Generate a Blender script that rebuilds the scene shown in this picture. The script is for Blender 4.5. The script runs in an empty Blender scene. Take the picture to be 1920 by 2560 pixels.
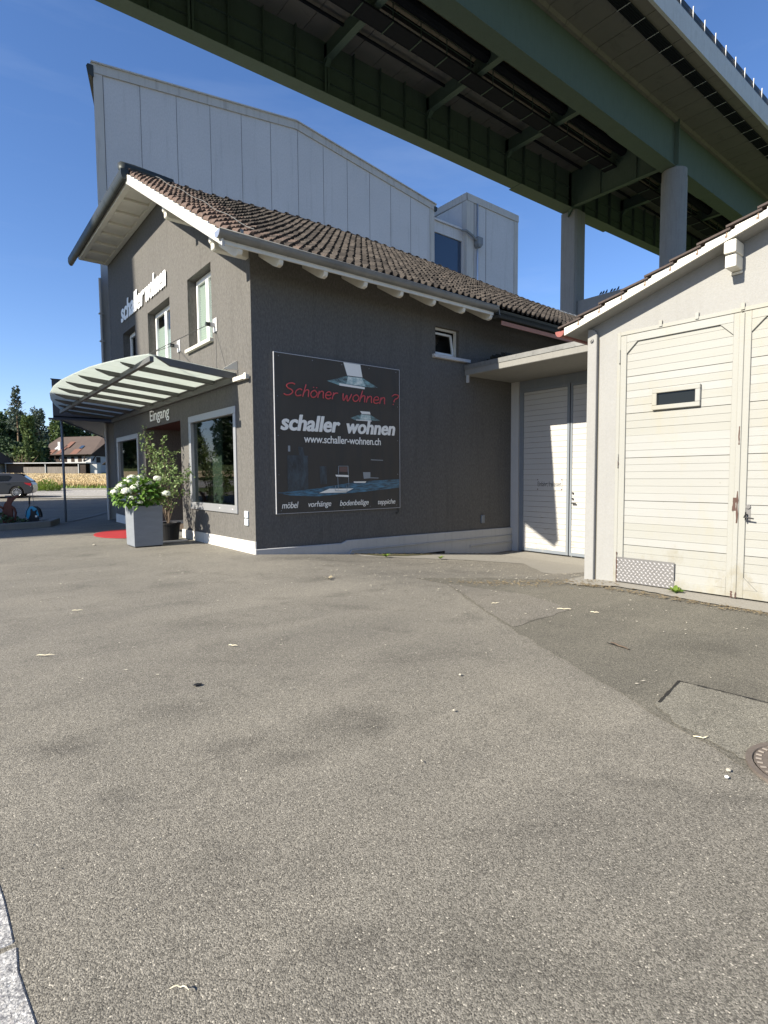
import bpy, bmesh, math, random
from math import sin, cos, pi, radians, sqrt, atan2
from mathutils import Vector, Matrix
from mathutils.geometry import tessellate_polygon

S = bpy.context.scene
COL = S.collection
random.seed(11)

# ------------------------------------------------------------------ camera
F0 = Vector((0.62382, 0.78157, 0)); R0 = Vector((0.78157, -0.62382, 0)); ZZ = Vector((0, 0, 1))
PITCH, ROLL = radians(3.65729), radians(-0.42765)
fw = F0 * cos(PITCH) - ZZ * sin(PITCH)
up = F0 * sin(PITCH) + ZZ * cos(PITCH)
rt = R0 * cos(ROLL) + up * sin(ROLL)
up = -R0 * sin(ROLL) + up * cos(ROLL)
cam = bpy.data.cameras.new('camera')
cam.sensor_fit = 'VERTICAL'; cam.sensor_height = 36; cam.lens = 36 * 1392.67 / 2560
cam.clip_start = 0.05; cam.clip_end = 5000
co = bpy.data.objects.new('camera', cam); COL.objects.link(co)
m = Matrix((rt, up, -fw)).transposed().to_4x4(); m.translation = Vector((0, 0, 1.55))
co.matrix_world = m
S.camera = co

# ------------------------------------------------------------------ light
SUN = Vector((-1, 0.062, 0.66)).normalized()          # towards the sun
sl = bpy.data.lights.new('sun', 'SUN'); sl.energy = 4.8; sl.angle = radians(0.53); sl.color = (1, 0.925, 0.80)
so = bpy.data.objects.new('sun', sl); COL.objects.link(so)
so.rotation_euler = SUN.to_track_quat('Z', 'Y').to_euler(); so.location = (0, 0, 60)
W = bpy.data.worlds.new('World'); S.world = W; W.use_nodes = True
nt = W.node_tree; nt.nodes.clear()
N = nt.nodes.new; L = nt.links.new
out = N('ShaderNodeOutputWorld'); bg = N('ShaderNodeBackground'); sky = N('ShaderNodeTexSky')
sky.sky_type = 'NISHITA'; sky.sun_disc = False
sky.sun_elevation = math.asin(SUN.z); sky.sun_rotation = atan2(SUN.x, SUN.y)
sky.altitude = 450; sky.air_density = 1.0; sky.dust_density = 0.25; sky.ozone_density = 3.0
bg.inputs[1].default_value = 0.076
tc = N('ShaderNodeTexCoord'); mp = N('ShaderNodeMapping'); nz = N('ShaderNodeTexNoise'); rm = N('ShaderNodeMapRange'); mx = N('ShaderNodeMix'); mx.data_type = 'RGBA'
mp.inputs['Scale'].default_value = (1.2, 2.2, 9); mp.inputs['Rotation'].default_value = (0.25, 0.1, 0.5)
nz.inputs['Scale'].default_value = 1.6; nz.inputs['Detail'].default_value = 7; nz.inputs['Roughness'].default_value = 0.6
rm.inputs[1].default_value = 0.52; rm.inputs[2].default_value = 0.9; rm.inputs[3].default_value = 0; rm.inputs[4].default_value = 0.10
L(tc.outputs['Generated'], mp.inputs[0]); L(mp.outputs[0], nz.inputs[0]); L(nz.outputs[0], rm.inputs[0]); L(rm.outputs[0], mx.inputs[0])
hs = N('ShaderNodeHueSaturation'); hs.inputs['Saturation'].default_value = 1.15; L(sky.outputs[0], hs.inputs['Color']); tn = N('ShaderNodeMix'); tn.data_type = 'RGBA'; tn.blend_type = 'MULTIPLY'; tn.inputs[0].default_value = 1; tn.inputs[7].default_value = (1.12, 1.03, 1.13, 1); L(hs.outputs[0], tn.inputs[6]); L(tn.outputs[2], mx.inputs[6]); mx.inputs[7].default_value = (5.2, 6.0, 7.0, 1)
L(mx.outputs[2], bg.inputs[0]); L(bg.outputs[0], out.inputs[0])
S.view_settings.view_transform = 'Standard'; S.view_settings.look = 'None'
S.view_settings.exposure = 1.25; S.view_settings.gamma = 1.0
try:
    S.cycles.max_bounces = 8; S.cycles.diffuse_bounces = 4; S.cycles.transparent_max_bounces = 16
except Exception: pass

# ------------------------------------------------------------------ materials
def srgb(r, g, b):
    f = lambda c: (c / 12.92 if c <= 0.04045 else ((c + 0.055) / 1.055) ** 2.4)
    return (f(r / 255), f(g / 255), f(b / 255))

class Nodes:
    def __init__(s, name):
        s.m = bpy.data.materials.new(name); s.m.use_nodes = True
        s.t = s.m.node_tree; s.b = s.t.nodes['Principled BSDF']; s.out = s.t.nodes['Material Output']
        s.geo = s.t.nodes.new('ShaderNodeNewGeometry')
    def n(s, typ, **kw):
        x = s.t.nodes.new(typ)
        for k, v in kw.items():
            setattr(x, k, v)
        return x
    def l(s, a, b): s.t.links.new(a, b)
    def pos(s, scale=(1, 1, 1), rot=(0, 0, 0)):
        mpn = s.n('ShaderNodeMapping'); mpn.inputs['Scale'].default_value = scale; mpn.inputs['Rotation'].default_value = rot
        s.l(s.geo.outputs['Position'], mpn.inputs[0]); return mpn.outputs[0]
    def noise(s, scale, detail=5, rough=0.55, vec=None, dist=0.0):
        x = s.n('ShaderNodeTexNoise'); x.inputs['Scale'].default_value = scale; x.inputs['Detail'].default_value = detail
        x.inputs['Roughness'].default_value = rough; x.inputs['Distortion'].default_value = dist
        s.l(vec if vec is not None else s.geo.outputs['Position'], x.inputs['Vector']); return x.outputs['Fac']
    def voro(s, scale, vec=None, feature='F1'):
        x = s.n('ShaderNodeTexVoronoi', feature=feature); x.inputs['Scale'].default_value = scale
        s.l(vec if vec is not None else s.geo.outputs['Position'], x.inputs['Vector']); return x
    def rng(s, fac, a, b, c=0.0, d=1.0):
        x = s.n('ShaderNodeMapRange'); x.inputs[1].default_value = a; x.inputs[2].default_value = b
        x.inputs[3].default_value = c; x.inputs[4].default_value = d; s.l(fac, x.inputs[0]); return x.outputs[0]
    def mix(s, fac, a, b, mode='MIX'):
        x = s.n('ShaderNodeMix', data_type='RGBA', blend_type=mode)
        for sock, v in ((x.inputs[0], fac), (x.inputs[6], a), (x.inputs[7], b)):
            if isinstance(v, (int, float)): sock.default_value = v
            elif isinstance(v, tuple): sock.default_value = (*v[:3], 1)
            else: s.l(v, sock)
        return x.outputs[2]
    def math(s, op, a, b=0.0):
        x = s.n('ShaderNodeMath', operation=op)
        for sock, v in ((x.inputs[0], a), (x.inputs[1], b)):
            if isinstance(v, (int, float)): sock.default_value = v
            else: s.l(v, sock)
        return x.outputs[0]
    def col(s, c):
        if isinstance(c, tuple): s.b.inputs['Base Color'].default_value = (*c, 1)
        else: s.l(c, s.b.inputs['Base Color'])
    def bump(s, h, strength=0.3, dist=0.01):
        x = s.n('ShaderNodeBump'); x.inputs['Strength'].default_value = strength; x.inputs['Distance'].default_value = dist
        s.l(h, x.inputs['Height']); s.l(x.outputs[0], s.b.inputs['Normal'])
    def set(s, rough=0.8, metal=0.0, spec=0.3):
        s.b.inputs['Roughness'].default_value = rough; s.b.inputs['Metallic'].default_value = metal
        s.b.inputs['Specular IOR Level'].default_value = spec; return s.m

def sc(c, k): return tuple(x * k for x in c)

def simple(name, c, rough=0.7, metal=0.0, var=0.18, ns=3.0, spec=0.3, fine=0, bump=0.0, bs=80, bd=0.004):
    k = Nodes(name)
    v = k.mix(k.noise(ns, 6), sc(c, 1 - var), sc(c, 1 + var))
    if fine: v = k.mix(k.rng(k.noise(fine, 3), 0.35, 0.65, 0, 0.35), v, sc(c, 1 - 2.2 * var))
    k.col(v)
    if bump: k.bump(k.noise(bs, 4), bump, bd)
    return k.set(rough, metal, spec)

def weathered(name, c, dirt, rough=0.8, streak=0.45, bump=0.25, bs=60, bd=0.006, grain=0.15):
    """plaster / painted metal with vertical run marks and blotches"""
    k = Nodes(name)
    v = k.mix(k.noise(1.1, 6), sc(c, 0.9), sc(c, 1.08))
    v = k.mix(k.rng(k.noise(bs * 0.7, 3), 0.3, 0.7, 0, grain), v, sc(c, 0.55))
    st = k.noise(1.0, 6, 0.65, k.pos((7, 7, 0.45)))
    v = k.mix(k.rng(st, 0.52, 0.85, 0, streak), v, dirt)
    k.col(v); k.bump(k.noise(bs, 5, 0.6), bump, bd)
    return k.set(rough)

def leafmat(name, a, b, c=None, trans=0.25, rough=0.5):
    k = Nodes(name)
    rp = k.geo.outputs['Random Per Island']
    v = k.mix(rp, a, b)
    if c: v = k.mix(k.rng(k.noise(0.6, 3), 0.45, 0.7), v, c)
    k.col(v); k.set(rough, 0, 0.35)
    tr = k.n('ShaderNodeBsdfTranslucent'); k.l(v, tr.inputs[0])
    ms = k.n('ShaderNodeMixShader'); ms.inputs[0].default_value = trans
    k.l(k.b.outputs[0], ms.inputs[1]); k.l(tr.outputs[0], ms.inputs[2]); k.l(ms.outputs[0], k.out.inputs[0])
    return k.m

def glassmat(name, tint, seethru, rough=0.02, ior=1.5):
    k = Nodes(name)
    tr = k.n('ShaderNodeBsdfTransparent'); tr.inputs[0].default_value = (*sc(tint, seethru), 1)
    gl = k.n('ShaderNodeBsdfGlossy'); gl.inputs['Roughness'].default_value = rough
    fr = k.n('ShaderNodeFresnel'); fr.inputs[0].default_value = ior
    ff = k.math('MULTIPLY', fr.outputs[0], k.math('SUBTRACT', 1.0, k.geo.outputs['Backfacing']))
    ms = k.n('ShaderNodeMixShader'); k.l(ff, ms.inputs[0]); k.l(tr.outputs[0], ms.inputs[1]); k.l(gl.outputs[0], ms.inputs[2])
    k.l(ms.outputs[0], k.out.inputs[0]); return k.m

MT = {}
# asphalt
def asphalt(name, base, warm, stains=()):
    k = Nodes(name)
    big = k.noise(0.35, 5, 0.6); mid = k.noise(1.6, 6, 0.62, None, 0.6)
    v = k.mix(k.rng(big, 0.35, 0.65), sc(base, 0.92), warm)
    v = k.mix(k.rng(mid, 0.54, 0.76, 0, 0.6), v, sc(base, 0.5))
    v = k.mix(k.rng(k.noise(0.9, 4, 0.55, k.pos((1, 1, 1), (0, 0, 1))), 0.55, 0.75, 0, 0.5), v, sc(warm, 1.22))
    v = k.mix(k.rng(k.noise(4.5, 5, 0.6), 0.58, 0.8, 0, 0.4), v, sc(base, 0.6))
    sp_ = k.voro(0.55, k.pos((1, 1.35, 1), (0, 0, 0.3))); wsp = k.math('ADD', sp_.outputs['Distance'], k.math('MULTIPLY', k.math('SUBTRACT', k.noise(5, 5, 0.7), 0.5), 0.35))
    v = k.mix(k.rng(wsp, 0.02, 0.26, 0.55, 0), v, sc(base, 0.48))
    trk = k.noise(1.0, 3, 0.5, k.pos((0.22, 1.5, 1), (0, 0, -0.75)), 0.4)
    v = k.mix(k.rng(trk, 0.5, 0.72, 0, 0.4), v, sc(warm, 1.18))
    st = k.noise(1.0, 5, 0.6, k.pos((0.5, 2.6, 1), (0, 0, 0.5)))
    v = k.mix(k.rng(st, 0.6, 0.85, 0, 0.45), v, sc(base, 0.5))
    if stains:
        wn = k.math('MULTIPLY', k.math('SUBTRACT', k.noise(6.5, 6, 0.7), 0.5), 1.5); pz = k.n('ShaderNodeSeparateXYZ'); k.l(k.geo.outputs['Position'], pz.inputs[0]); tot = None
        for sx_, sy_, ra_, rb_, an_, st_ in stains:
            dx = k.math('SUBTRACT', pz.outputs[0], sx_); dy = k.math('SUBTRACT', pz.outputs[1], sy_)
            u = k.math('DIVIDE', k.math('ADD', k.math('MULTIPLY', dx, cos(an_)), k.math('MULTIPLY', dy, sin(an_))), ra_); w = k.math('DIVIDE', k.math('SUBTRACT', k.math('MULTIPLY', dy, cos(an_)), k.math('MULTIPLY', dx, sin(an_))), rb_)
            r_ = k.math('SQRT', k.math('ADD', k.math('MULTIPLY', u, u), k.math('MULTIPLY', w, w)))
            f_ = k.rng(k.math('ADD', r_, wn), 0.05, 1.0, st_ * 0.7, 0.0); tot = f_ if tot is None else k.math('MAXIMUM', tot, f_)
        v = k.mix(tot, v, sc(base, 0.42))
    vo = k.voro(185); cell = k.n('ShaderNodeSeparateColor'); k.l(vo.outputs['Color'], cell.inputs[0])
    g = k.rng(cell.outputs[0], 0, 1, 0.48, 1.5)
    v = k.mix(1.0, v, g, 'MULTIPLY')
    v2 = k.voro(420); c2 = k.n('ShaderNodeSeparateColor'); k.l(v2.outputs['Color'], c2.inputs[0])
    v = k.mix(1.0, v, k.rng(c2.outputs[1], 0, 1, 0.78, 1.2), 'MULTIPLY')
    v = k.mix(k.rng(cell.outputs[1], 0.982, 0.99), v, sc(warm, 2.2))
    v = k.mix(k.rng(k.noise(38, 4, 0.7), 0.56, 0.68, 0, 0.55), v, sc(base, 0.42))
    k.col(v)
    h = k.math('ADD', k.math('MULTIPLY', k.noise(230, 3, 0.6), 1.0), k.math('MULTIPLY', vo.outputs['Distance'], -0.8))
    k.bump(h, 0.6, 0.005)
    return k.set(0.85, 0, 0.25)
MT['asphalt'] = asphalt('asphalt_old', (0.160, 0.150, 0.127), (0.195, 0.181, 0.150),
    ((2.15, 5.76, .55, .26, -.7, .5), (3.33, 6.37, .35, .13, -.7, .45), (3.77, 5.39, .7, .17, -1.0, .5), (.49, 3.6, .32, .18, -.6, .6), (1.18, 3.73, .36, .24, -.6, .5), (1.3, 2.97, .24, .13, -.5, .6), (1.45, 2.67, .28, .14, -.5, .6), (2.05, 2.66, .22, .12, .9, .7), (1.84, 4.45, .6, .14, -.8, .45), (.62, 2.87, .16, .1, -.6, .55), (2.73, 1.27, .3, .1, -.9, .5), (2.94, .93, .27, .07, -.8, .6), (1.35, 1.15, .32, .2, -.6, .5), (1.49, .86, .28, .16, -.4, .4), (6.03, 9.03, 1.1, .32, -.5, .45), (1.01, 1.46, .2, .12, -.6, .65), (5.4, 9.6, 1.2, .35, 0, .45), (.3, 9.5, 1.6, .4, -.6, .3)))
MT['asphalt2'] = asphalt('asphalt_rough', (0.120, 0.113, 0.093), (0.143, 0.133, 0.107))
MT['asphalt3'] = asphalt('asphalt_pale', (0.158, 0.150, 0.125), (0.195, 0.183, 0.148))
MT['road'] = asphalt('road_asphalt', (0.24, 0.23, 0.22), (0.28, 0.27, 0.25))
MT['concrete'] = weathered('concrete', (0.215, 0.21, 0.19), (0.11, 0.105, 0.09), 0.85, 0.35, 0.35, 45)
MT['apron'] = weathered('apron_concrete', (0.27, 0.255, 0.22), (0.12, 0.105, 0.08), 0.85, 0.3, 0.6, 70, 0.01, 0.4)
MT['granite'] = None
k = Nodes('granite')
vo = k.voro(170); sp = k.n('ShaderNodeSeparateColor'); k.l(vo.outputs['Color'], sp.inputs[0])
v = k.mix(sp.outputs[0], (0.22, 0.22, 0.22), (0.62, 0.61, 0.58)); v = k.mix(k.rng(k.noise(60, 4, 0.7), 0.5, 0.62, 0, 0.75), v, (0.10, 0.10, 0.11))
v = k.mix(k.rng(k.noise(9, 4, 0.7), 0.55, 0.7, 0, 0.35), v, (0.25, 0.22, 0.19))
k.col(v); k.bump(k.noise(45, 5, 0.7), 0.9, 0.015); MT['granite'] = k.set(0.8)
# dark stucco
k = Nodes('dark_stucco')
c = (0.090, 0.086, 0.079)
v = k.mix(k.noise(0.7, 5), sc(c, 0.9), sc(c, 1.1))
ver = k.noise(1.0, 5, 0.65, k.pos((30, 30, 14)))
v = k.mix(k.rng(ver, 0.36, 0.66, 0, 0.5), v, sc(c, 1.9))
v = k.mix(k.rng(k.noise(1.0, 6, 0.65, k.pos((5, 5, 0.45))), 0.52, 0.82, 0, 0.42), v, sc(c, 0.55))
v = k.mix(k.rng(k.noise(2.4, 3, 0.5), 0.72, 0.8, 0, 0.25), v, sc(c, 1.8))
k.col(v); k.bump(k.noise(1.0, 5, 0.7, k.pos((42, 42, 20))), 0.65, 0.016); MT['stucco'] = k.set(0.9, 0, 0.2)
MT['plinth'] = weathered('plinth_paint', (0.60, 0.58, 0.53), (0.30, 0.28, 0.24), 0.8, 0.35, 0.3, 40)
MT['plinth_grey'] = weathered('grey_plinth_paint', (0.42, 0.415, 0.40), (0.22, 0.21, 0.18), 0.8, 0.4, 0.3, 40)
MT['hall'] = None
k = Nodes('embossed_metal_panel')
c = (0.48, 0.475, 0.47)
v = k.mix(k.noise(0.5, 5), sc(c, 0.9), sc(c, 1.08))
emb = k.noise(1.0, 3, 0.5, k.pos((26, 26, 12)))
v = k.mix(k.rng(emb, 0.4, 0.62, 0, 0.22), v, sc(c, 0.62))
v = k.mix(k.rng(k.noise(1.0, 6, 0.7, k.pos((4, 4, 0.25))), 0.56, 0.85, 0, 0.5), v, (0.17, 0.165, 0.15))
k.col(v); k.bump(emb, 0.35, 0.01); MT['hall'] = k.set(0.55, 0.1, 0.35)
MT['hall_trim'] = weathered('hall_trim', (0.42, 0.41, 0.385), (0.12, 0.11, 0.09), 0.6, 0.6, 0.1, 40)
MT['seam'] = simple('panel_joint', (0.12, 0.12, 0.125), 0.7)
MT['zinc'] = None
k = Nodes('weathered_zinc')
v = k.mix(k.noise(2.5, 6, 0.6), (0.12, 0.122, 0.118), (0.27, 0.27, 0.255))
v = k.mix(k.rng(k.noise(1.0, 5, 0.65, k.pos((1.2, 9, 9))), 0.52, 0.8, 0, 0.6), v, (0.06, 0.06, 0.055))
k.col(v); MT['zinc'] = k.set(0.5, 0.35, 0.4)
MT['darkmetal'] = simple('dark_gutter_metal', (0.04, 0.045, 0.042), 0.5, 0.3, 0.3)
MT['silver'] = simple('galvanised_pipe', (0.55, 0.56, 0.57), 0.35, 0.8, 0.1)
MT['copper'] = simple('rusty_red_sheet', (0.28, 0.13, 0.085), 0.6, 0.1, 0.35, 9)
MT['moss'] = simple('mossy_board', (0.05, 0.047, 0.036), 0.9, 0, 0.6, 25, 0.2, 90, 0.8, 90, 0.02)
MT['white'] = weathered('white_painted_wood', (0.62, 0.595, 0.52), (0.36, 0.33, 0.25), 0.6, 0.3, 0.12, 50, 0.004, 0.05)
MT['pvc'] = simple('white_window_frame', (0.78, 0.78, 0.76), 0.35, 0, 0.04)
MT['alu'] = simple('grey_window_frame', (0.36, 0.365, 0.37), 0.4, 0.5, 0.1)
# roof tiles
def tilemat(name, dark, mid, red):
    k = Nodes(name)
    rp = k.geo.outputs['Random Per Island']
    v = k.mix(k.rng(rp, 0, 1, 0, 1), dark, mid)
    sx = k.n('ShaderNodeSeparateXYZ'); k.l(k.geo.outputs['Position'], sx.inputs[0])
    f = k.math('ADD', k.rng(sx.outputs[0], 4.3, 6.6, 1, 0), k.math('MULTIPLY', k.math('SUBTRACT', k.noise(1.1, 4), 0.5), 1.6))
    f = k.math('ADD', f, k.math('MULTIPLY', k.math('SUBTRACT', rp, 0.5), 0.5))
    v = k.mix(k.rng(f, 0.35, 1.0, 0, 1), v, red)
    v = k.mix(k.rng(k.noise(14, 6, 0.7), 0.48, 0.66, 0, 0.75), v, sc(dark, 0.7))
    v = k.mix(k.rng(k.noise(42, 4, 0.7), 0.60, 0.72, 0, 0.45), v, (0.20, 0.18, 0.15))
    k.col(v); k.bump(k.noise(60, 4), 0.4, 0.006); return k.set(0.9, 0, 0.2)
MT['tile'] = tilemat('clay_tiles', (0.022, 0.019, 0.017), (0.070, 0.060, 0.051), (0.125, 0.088, 0.072))
MT['tile2'] = simple('garage_roof_tiles', (0.065, 0.05, 0.044), 0.85, 0, 0.4, 12)
# white garage
MT['plaster'] = weathered('cream_plaster', (0.262, 0.260, 0.247), (0.155, 0.148, 0.130), 0.85, 0.22, 0.45, 55, 0.008, 0.16)
k = Nodes('cream_plank_paint')
c = (0.284, 0.285, 0.270)
v = k.mix(k.noise(0.8, 5), sc(c, 0.93), sc(c, 1.05))
v = k.mix(k.geo.outputs['Random Per Island'], v, k.mix(1.0, v, (0.93, 0.92, 0.87), 'MULTIPLY'))
v = k.mix(k.rng(k.noise(1.0, 6, 0.7, k.pos((2.2, 2.2, 0.9))), 0.5, 0.8, 0, 0.55), v, (0.285, 0.255, 0.165))
v = k.mix(k.rng(k.noise(1.0, 5, 0.7, k.pos((3, 3, 60))), 0.6, 0.8, 0, 0.3), v, (0.24, 0.23, 0.19))
sx = k.n('ShaderNodeSeparateXYZ'); k.l(k.geo.outputs['Position'], sx.inputs[0])
gr_ = k.math('ADD', k.noise(1.0, 6, 0.7, k.pos((4, 4, 2.5))), k.rng(sx.outputs[2], 0.0, 0.9, 0.16, -0.12))
v = k.mix(k.rng(gr_, 0.55, 0.75, 0, 0.55), v, (0.20, 0.175, 0.115))
v = k.mix(k.rng(k.noise(9, 4, 0.7), 0.70, 0.74, 0, 0.6), v, (0.17, 0.155, 0.13))
k.col(v); k.bump(k.noise(1.0, 4, 0.6, k.pos((6, 6, 90))), 0.25, 0.005); MT['plank'] = k.set(0.55)
k = Nodes('flaking_white_plank_paint')
c = (0.40, 0.39, 0.365)
v = k.mix(k.noise(0.9, 5), sc(c, 0.9), sc(c, 1.06))
sx = k.n('ShaderNodeSeparateXYZ'); k.l(k.geo.outputs['Position'], sx.inputs[0])
fl = k.math('ADD', k.noise(1.0, 6, 0.75, k.pos((5, 5, 22))), k.rng(sx.outputs[2], -0.6, 1.6, 0.10, -0.04))
v = k.mix(k.rng(fl, 0.62, 0.70, 0, 0.8), v, (0.27, 0.24, 0.18))
k.col(v); MT['plank2'] = k.set(0.6)
MT['groove'] = simple('plank_groove', (0.16, 0.145, 0.11), 0.9)
MT['bluegrey'] = weathered('blue_grey_gate_steel', (0.17, 0.19, 0.21), (0.30, 0.29, 0.25), 0.6, 0.5, 0.1, 40)
MT['rust'] = simple('rust', (0.075, 0.045, 0.036), 0.9, 0, 0.5, 20)
MT['black'] = simple('black_plastic', (0.012, 0.012, 0.013), 0.5)
MT['dark'] = simple('dark_interior', (0.02, 0.018, 0.017), 0.9)
MT['tread'] = simple('checker_plate', (0.17, 0.165, 0.16), 0.5, 0.4, 0.1, 6)
MT['tread2'] = simple('checker_plate_ribs', (0.36, 0.35, 0.345), 0.5, 0.2, 0.05)
# viaduct
MT['green'] = weathered('green_girder_paint', (0.088, 0.122, 0.100), (0.045, 0.056, 0.042), 0.75, 0.5, 0.1, 30); MT['green'].node_tree.nodes['Principled BSDF'].inputs['Specular IOR Level'].default_value = 0.12
k = Nodes('deck_concrete')
c = (0.185, 0.172, 0.152)
v = k.mix(k.noise(0.25, 6), sc(c, 0.8), sc(c, 1.12))
v = k.mix(k.rng(k.noise(0.5, 6, 0.7, None, 1.5), 0.55, 0.75, 0, 0.55), v, sc(c, 0.5))
k.col(v); MT['deck'] = k.set(0.9)
MT['parapet'] = weathered('parapet_concrete', (0.50, 0.51, 0.52), (0.24, 0.24, 0.235), 0.85, 0.6, 0.2, 10)
MT['column'] = weathered('column_concrete', (0.20, 0.207, 0.21), (0.085, 0.085, 0.083), 0.85, 0.6, 0.2, 8)
MT['ducts'] = simple('black_cable_ducts', (0.016, 0.018, 0.022), 0.85, 0, 0.2, 3, 0.05)
# canopy
k = Nodes('frosted_glass')
v = k.mix(k.noise(2.2, 6, 0.65), (0.70, 0.75, 0.71), (0.82, 0.85, 0.81))
v = k.mix(k.rng(k.noise(1.0, 6, 0.65, k.pos((1.2, 5, 1))), 0.52, 0.78, 0, 0.45), v, (0.52, 0.55, 0.47))
tr = k.n('ShaderNodeBsdfTranslucent'); k.l(v, tr.inputs[0]); k.col(v); k.set(0.25)
ms = k.n('ShaderNodeMixShader'); ms.inputs[0].default_value = 0.78; k.l(k.b.outputs[0], ms.inputs[1]); k.l(tr.outputs[0], ms.inputs[2]); k.l(ms.outputs[0], k.out.inputs[0])
MT['frost'] = k.m
MT['steel'] = weathered('grey_canopy_steel', (0.105, 0.105, 0.10), (0.05, 0.05, 0.045), 0.5, 0.35, 0.1, 40)
MT['porch'] = weathered('grey_porch_sheet', (0.075, 0.08, 0.092), (0.045, 0.045, 0.05), 0.5, 0.2, 0.05, 30)
MT['glass'] = glassmat('shop_glass', (0.78, 0.85, 0.81), 0.72, 0.02, 1.7)
MT['glass_dark'] = glassmat('window_glass', (0.98, 1.0, 0.985), 0.95, 0.02, 1.45)
k = Nodes('hall_blue_glass'); k.col((0.03, 0.05, 0.085)); MT['blueglass'] = k.set(0.05, 0, 0.6)
MT['blind'] = simple('pale_green_pleated_blind', (0.37, 0.425, 0.39), 0.8, 0, 0.05)
MT['maroon'] = simple('maroon_paint', (0.06, 0.028, 0.024), 0.6)
MT['curtain'] = simple('grey_green_panel', (0.16, 0.19, 0.165), 0.8)
MT['floorwood'] = simple('shop_floor', (0.11, 0.085, 0.065), 0.6)
MT['letter'] = simple('white_letter', (0.85, 0.85, 0.82), 0.5, 0, 0.02)
MT['printwhite'] = simple('printed_white', (0.90, 0.86, 0.76), 0.55, 0, 0.02)
MT['printred'] = simple('printed_red', (0.62, 0.10, 0.10), 0.55, 0, 0.12, 20)
k = Nodes('poster_print_dark')
v = k.mix(k.noise(1.3, 5), (0.066, 0.059, 0.049), (0.092, 0.083, 0.069))
v = k.mix(k.rng(k.noise(1.0, 5, 0.6, k.pos((6, 1, 0.8))), 0.5, 0.8, 0, 0.4), v, (0.04, 0.05, 0.055)); k.col(v); MT['print'] = k.set(0.6, 0, 0.08)
def blotch(name, a, b, s=(6, 6, 6)):
    k = Nodes(name); k.col(k.mix(k.rng(k.noise(1.0, 6, 0.75, k.pos(s)), 0.38, 0.62), a, b)); return k.set(0.4)
MT['printteal'] = blotch('printed_teal', (0.085, 0.09, 0.085), (0.26, 0.42, 0.40), (5, 5, 12))
MT['printteal2'] = blotch('printed_bright_teal', (0.25, 0.40, 0.38), (0.80, 0.82, 0.72), (9, 9, 12))
MT['printblue'] = blotch('printed_blue_floor', (0.05, 0.058, 0.062), (0.10, 0.23, 0.32), (4, 4, 22))
MT['printdim'] = blotch('printed_dim_blue', (0.05, 0.05, 0.048), (0.08, 0.10, 0.11), (7, 7, 3))
MT['printbrown'] = simple('printed_brown', (0.16, 0.10, 0.085), 0.5)
MT['printgrey'] = simple('printed_grey', (0.30, 0.32, 0.32), 0.5)
# plants
MT['leaf'] = leafmat('hydrangea_leaf', (0.055, 0.14, 0.018), (0.16, 0.27, 0.05), None, 0.3)
MT['bloom'] = leafmat('white_petals', (0.80, 0.80, 0.70), (0.72, 0.76, 0.60), None, 0.3, 0.7)
MT['shrubleaf'] = leafmat('shrub_leaf', (0.075, 0.13, 0.03), (0.24, 0.32, 0.13), None, 0.3)
MT['bark'] = simple('bark', (0.10, 0.075, 0.055), 0.9, 0, 0.4, 20)
MT['pinetrunk'] = simple('pine_trunk', (0.20, 0.14, 0.09), 0.9, 0, 0.4, 3)
MT['tree_dark'] = leafmat('dark_foliage', (0.016, 0.035, 0.014), (0.04, 0.075, 0.026), (0.05, 0.085, 0.03), 0.15, 0.7)
MT['tree_mid'] = leafmat('mid_foliage', (0.04, 0.075, 0.02), (0.10, 0.14, 0.04), (0.12, 0.16, 0.05), 0.2, 0.7)
MT['tree_blue'] = leafmat('blue_green_foliage', (0.045, 0.07, 0.05), (0.10, 0.125, 0.09), None, 0.15, 0.7)
MT['bush'] = leafmat('bush_foliage', (0.08, 0.15, 0.02), (0.20, 0.27, 0.04), None, 0.3)
MT['cover'] = leafmat('ground_cover_leaf', (0.03, 0.065, 0.02), (0.08, 0.13, 0.045), None, 0.2)
k = Nodes('wheat'); v = k.mix(k.geo.outputs['Random Per Island'], (0.36, 0.27, 0.13), (0.54, 0.43, 0.25)); v = k.mix(k.rng(k.noise(0.25, 5), 0.4, 0.7, 0, 0.6), v, (0.33, 0.25, 0.13)); k.col(v); MT['wheat'] = k.set(0.9)
MT['grass'] = simple('grass_ground', (0.09, 0.12, 0.04), 0.95, 0, 0.5, 0.6, 0.1, 12)
MT['soil'] = simple('soil', (0.07, 0.055, 0.04), 0.95, 0, 0.4, 10)
k = Nodes('slate_grey_planter'); c = (0.19, 0.205, 0.222)
v = k.mix(k.noise(1.0, 6, 0.7, k.pos((3, 3, 14))), sc(c, 0.7), sc(c, 1.15)); k.col(v); k.bump(k.noise(25, 5), 0.15, 0.006); MT['planter'] = k.set(0.65)
MT['redmat'] = simple('red_coir_mat', (0.34, 0.042, 0.045), 0.95, 0, 0.2, 14, 0.05, 150, 0.7, 220, 0.006)
MT['rusty'] = simple('rusted_steel', (0.11, 0.04, 0.026), 0.85, 0, 0.35, 6)
MT['cyan'] = simple('cyan_paint', (0.02, 0.24, 0.40), 0.4, 0, 0.1)
MT['carpaint'] = simple('grey_car_paint', (0.036, 0.038, 0.042), 0.28, 0.1, 0.05, 2, 0.5)
MT['carglass'] = simple('car_glass', (0.012, 0.014, 0.014), 0.06, 0, 0.05, 2, 0.2)
MT['tyre'] = simple('tyre', (0.018, 0.018, 0.018), 0.8)
MT['redlamp'] = simple('red_lamp', (0.45, 0.02, 0.03), 0.2)
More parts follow.
